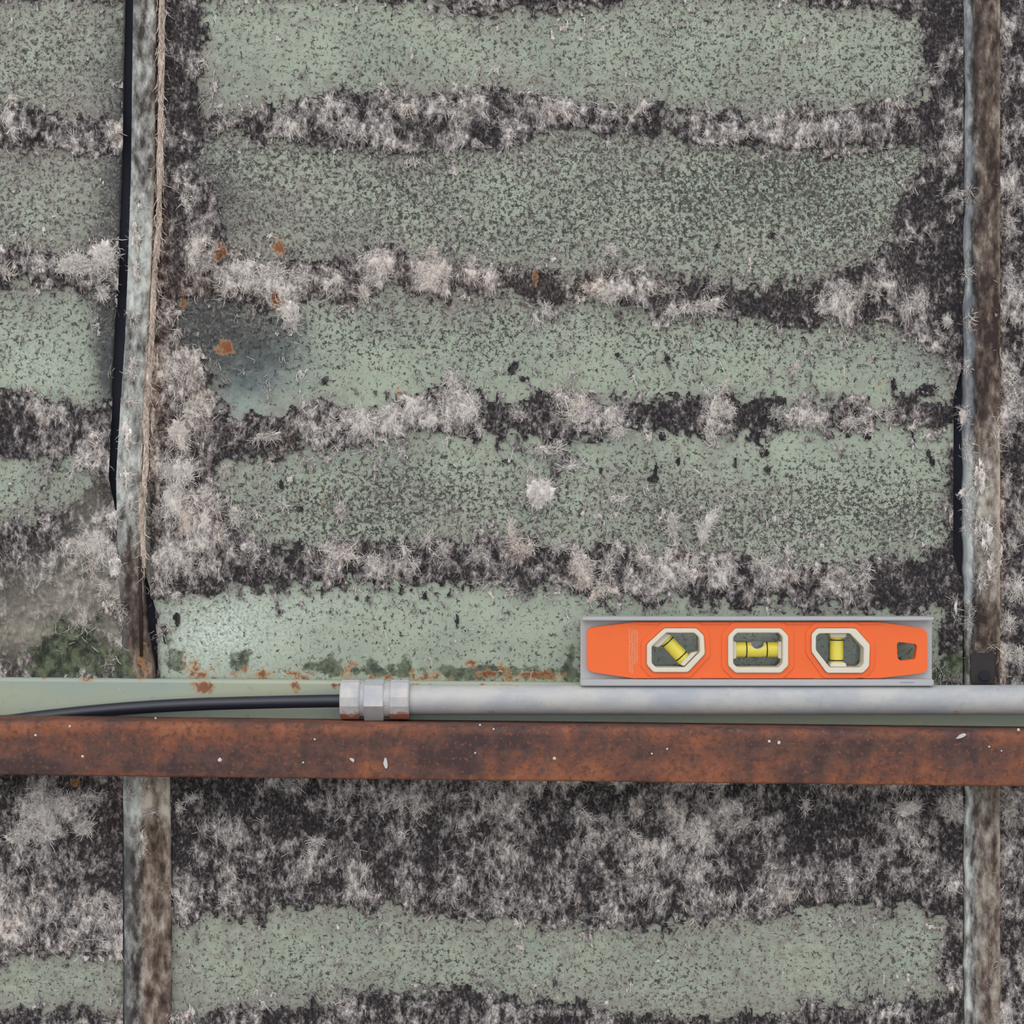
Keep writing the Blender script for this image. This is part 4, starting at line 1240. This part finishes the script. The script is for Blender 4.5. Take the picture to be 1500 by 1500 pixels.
for W in (W1, W2, W3):
    solid('window_surround', rp(clip_y(offset_poly(W, 8.5)), 4), [rp(offset_poly(W, 0.3))], 0.02400, 0.02570, M['orange'], body, 0.0004, 0.02700)
for (x0, x1) in ((934, 966), (1027, 1070), (1151, 1192), (1256, 1292)):
    solid('recess_lip', [(x0, 911.8), (x1, 911.8), (x1, 915.0), (x0, 915.0)], [], 0.02400, 0.02560, M['orange'], body, 0.0003, 0.02700)
    solid('recess_lip', [(x0, 990.8), (x1, 990.8), (x1, 993.9), (x0, 993.9)], [], 0.02400, 0.02560, M['orange'], body, 0.0003, 0.02700)
# worn illegible print
vs, fs = [], []
r2 = np.random.default_rng(8)
for col, (x0, y0, y1) in enumerate(((921.5, 921, 984), (925.2, 923, 987), (929, 923, 972), (932.4, 924, 970))):
    y = y0
    while y < y1:
        h = r2.uniform(0.8, 1.9)
        w = r2.uniform(1.6, 2.6)
        ox = r2.uniform(-.5, .5)
        k0 = len(vs)
        for (a, b_) in ((x0 + ox, y), (x0 + ox + w, y), (x0 + ox + w, y + h), (x0 + ox, y + h)):
            q = P(a, b_, 0.02700)
            vs.append((q[0], -0.02488, q[2]))
        fs.append((k0 + 3, k0 + 2, k0 + 1, k0))
        y += h + r2.uniform(0.4, 0.9)
o = mesh_obj('worn_print', vs, fs, M['print'], body)
o['label'] = 'faded vertical print'
# vials
def cyl(a, b_, rad, n=24):
    return tube([a, b_], rad, n)


def holder(pts, parent):
    solid('vial_holder', pts, [], 0.01150, 0.02350, M['cream'], parent, 0.0004, 0.02700)


def vial(W, I, a, b_, width, lines, holders, bubble=None):
    fr = solid('vial_frame', rp(W), [rp(I, 2.5)], 0.01250, 0.02760, M['cream'], lev, 0.0007, 0.02700)
    for h in holders:
        holder(h, fr)
    solid('acrylic_pane', offset_poly(I, 0.6), [], 0.01280, 0.01360, M['clear'], fr, 0, 0.02700)
    k = 0.02700
    A = Vector(P(*a, k))
    B = Vector(P(*b_, k))
    A.y = B.y = -0.01720
    rad = width / 2 * S(k)
    n = 24
    v, f = tube([tuple(A), tuple(A.lerp(B, .5)), tuple(B)], rad, n)
    vo = mesh_obj('vial', [tuple(q) for q in v], f, M['vial'], lev)
    if bubble:
        bx, by, brx, bry = bubble
        pts = [(bx + brx * math.cos(t), by + bry * math.sin(t)) for t in np.linspace(0, 2 * math.pi, 28, endpoint=False)]
        pv, pf = poly_solid(pts, [], 0.00600, 0.02800, 0.02700)
        cut = mesh_obj('cutter', pv, pf, M['cream'], lev)
        bmc = bmesh.new()
        bmc.from_mesh(cut.data)
        bmesh.ops.recalc_face_normals(bmc, faces=bmc.faces)
        bmc.to_mesh(cut.data)
        bmc.free()
        bmc = bmesh.new()
        bmc.from_mesh(vo.data)
        bmesh.ops.recalc_face_normals(bmc, faces=bmc.faces)
        bmc.to_mesh(vo.data)
        bmc.free()
        md = vo.modifiers.new('bubble_cut', 'BOOLEAN')
        md.object = cut
        md.operation = 'DIFFERENCE'
        md.solver = 'EXACT'
        bpy.context.view_layer.update()
        dg = bpy.context.evaluated_depsgraph_get()
        nm = bpy.data.meshes.new_from_object(vo.evaluated_get(dg))
        vo.modifiers.clear()
        vo.data = nm
        bpy.data.objects.remove(cut)
        arc = [P(bx + brx * math.cos(t), by + bry * math.sin(t), k) for t in np.linspace(0.12, math.pi - 0.12, 20)]
        v, f = tube([(q[0], -0.02020, q[2]) for q in arc], 0.00036, 8)
        bo = mesh_obj('bubble_rim', [tuple(q) for q in v], f, M['cream'], vo, True)
        bo['label'] = 'pale rim of the air bubble'
        # the clear tube wall over the bubble
        v, f = poly_solid([(bx + (brx - .4) * math.cos(t), by + (bry - .4) * math.sin(t)) for t in np.linspace(0, math.pi, 16)], [], 0.01650, 0.01780, 0.02700)
        mesh_obj('air_bubble', v, f, M['clear'], vo)
    for t in lines:
        c = A.lerp(B, t)
        u = (B - A).normalized() * (0.9 * S(k))
        v, f = tube([tuple(c - u), tuple(c + u)], rad * 1.02, n)
        mesh_obj('vial_line', [tuple(q) for q in v], f, M['ink'], vo)
    return fr


vial(W1, I1, (975, 936), (1004.5, 968), 21, (0.17, 0.83),
     [[(956, 946), (975, 927.5), (984, 931), (970, 945), (964, 949)], [(1003, 976.5), (1024, 955), (1014, 957), (1010, 961), (997, 974)]])
vial(W2, I2, (1078.5, 952.8), (1142.5, 952.8), 22.5, (0.265, 0.735),
     [[(1074.3, 940), (1079.5, 941), (1079.5, 965), (1074.3, 966)], [(1146.2, 940), (1141.5, 941), (1141.5, 965), (1146.2, 966)]], (1111.5, 941.0, 10.8, 11.0))
vial(W3, I3, (1229.2, 933), (1229.2, 973.5), 20, (0.14, 0.88),
     [[(1217, 927.8), (1242, 927.8), (1240, 934.5), (1218.5, 934.5)], [(1217, 977.7), (1242, 977.7), (1240, 971.5), (1218.5, 971.5)]])
# tiny worn stamp on the bottom flange
vs, fs = [], []
for i in range(22):
    x = 1318 + i * 0.95
    k0 = len(vs)
    for (a, b_) in ((x, 999.2), (x + .6, 999.2), (x + .6, 1000.4), (x, 1000.4)):
        q = P(a, b_, LF)
        vs.append((q[0], -LF - 0.00005, q[2]))
    fs.append((k0 + 3, k0 + 2, k0 + 1, k0))
mesh_obj('stamp', vs, fs, mat_plain('grey_stamp', c8(120, 120, 124), 0.6, 0.05), lev)

for o in bpy.data.objects:
    if '_o' in o:
        del o['_o']
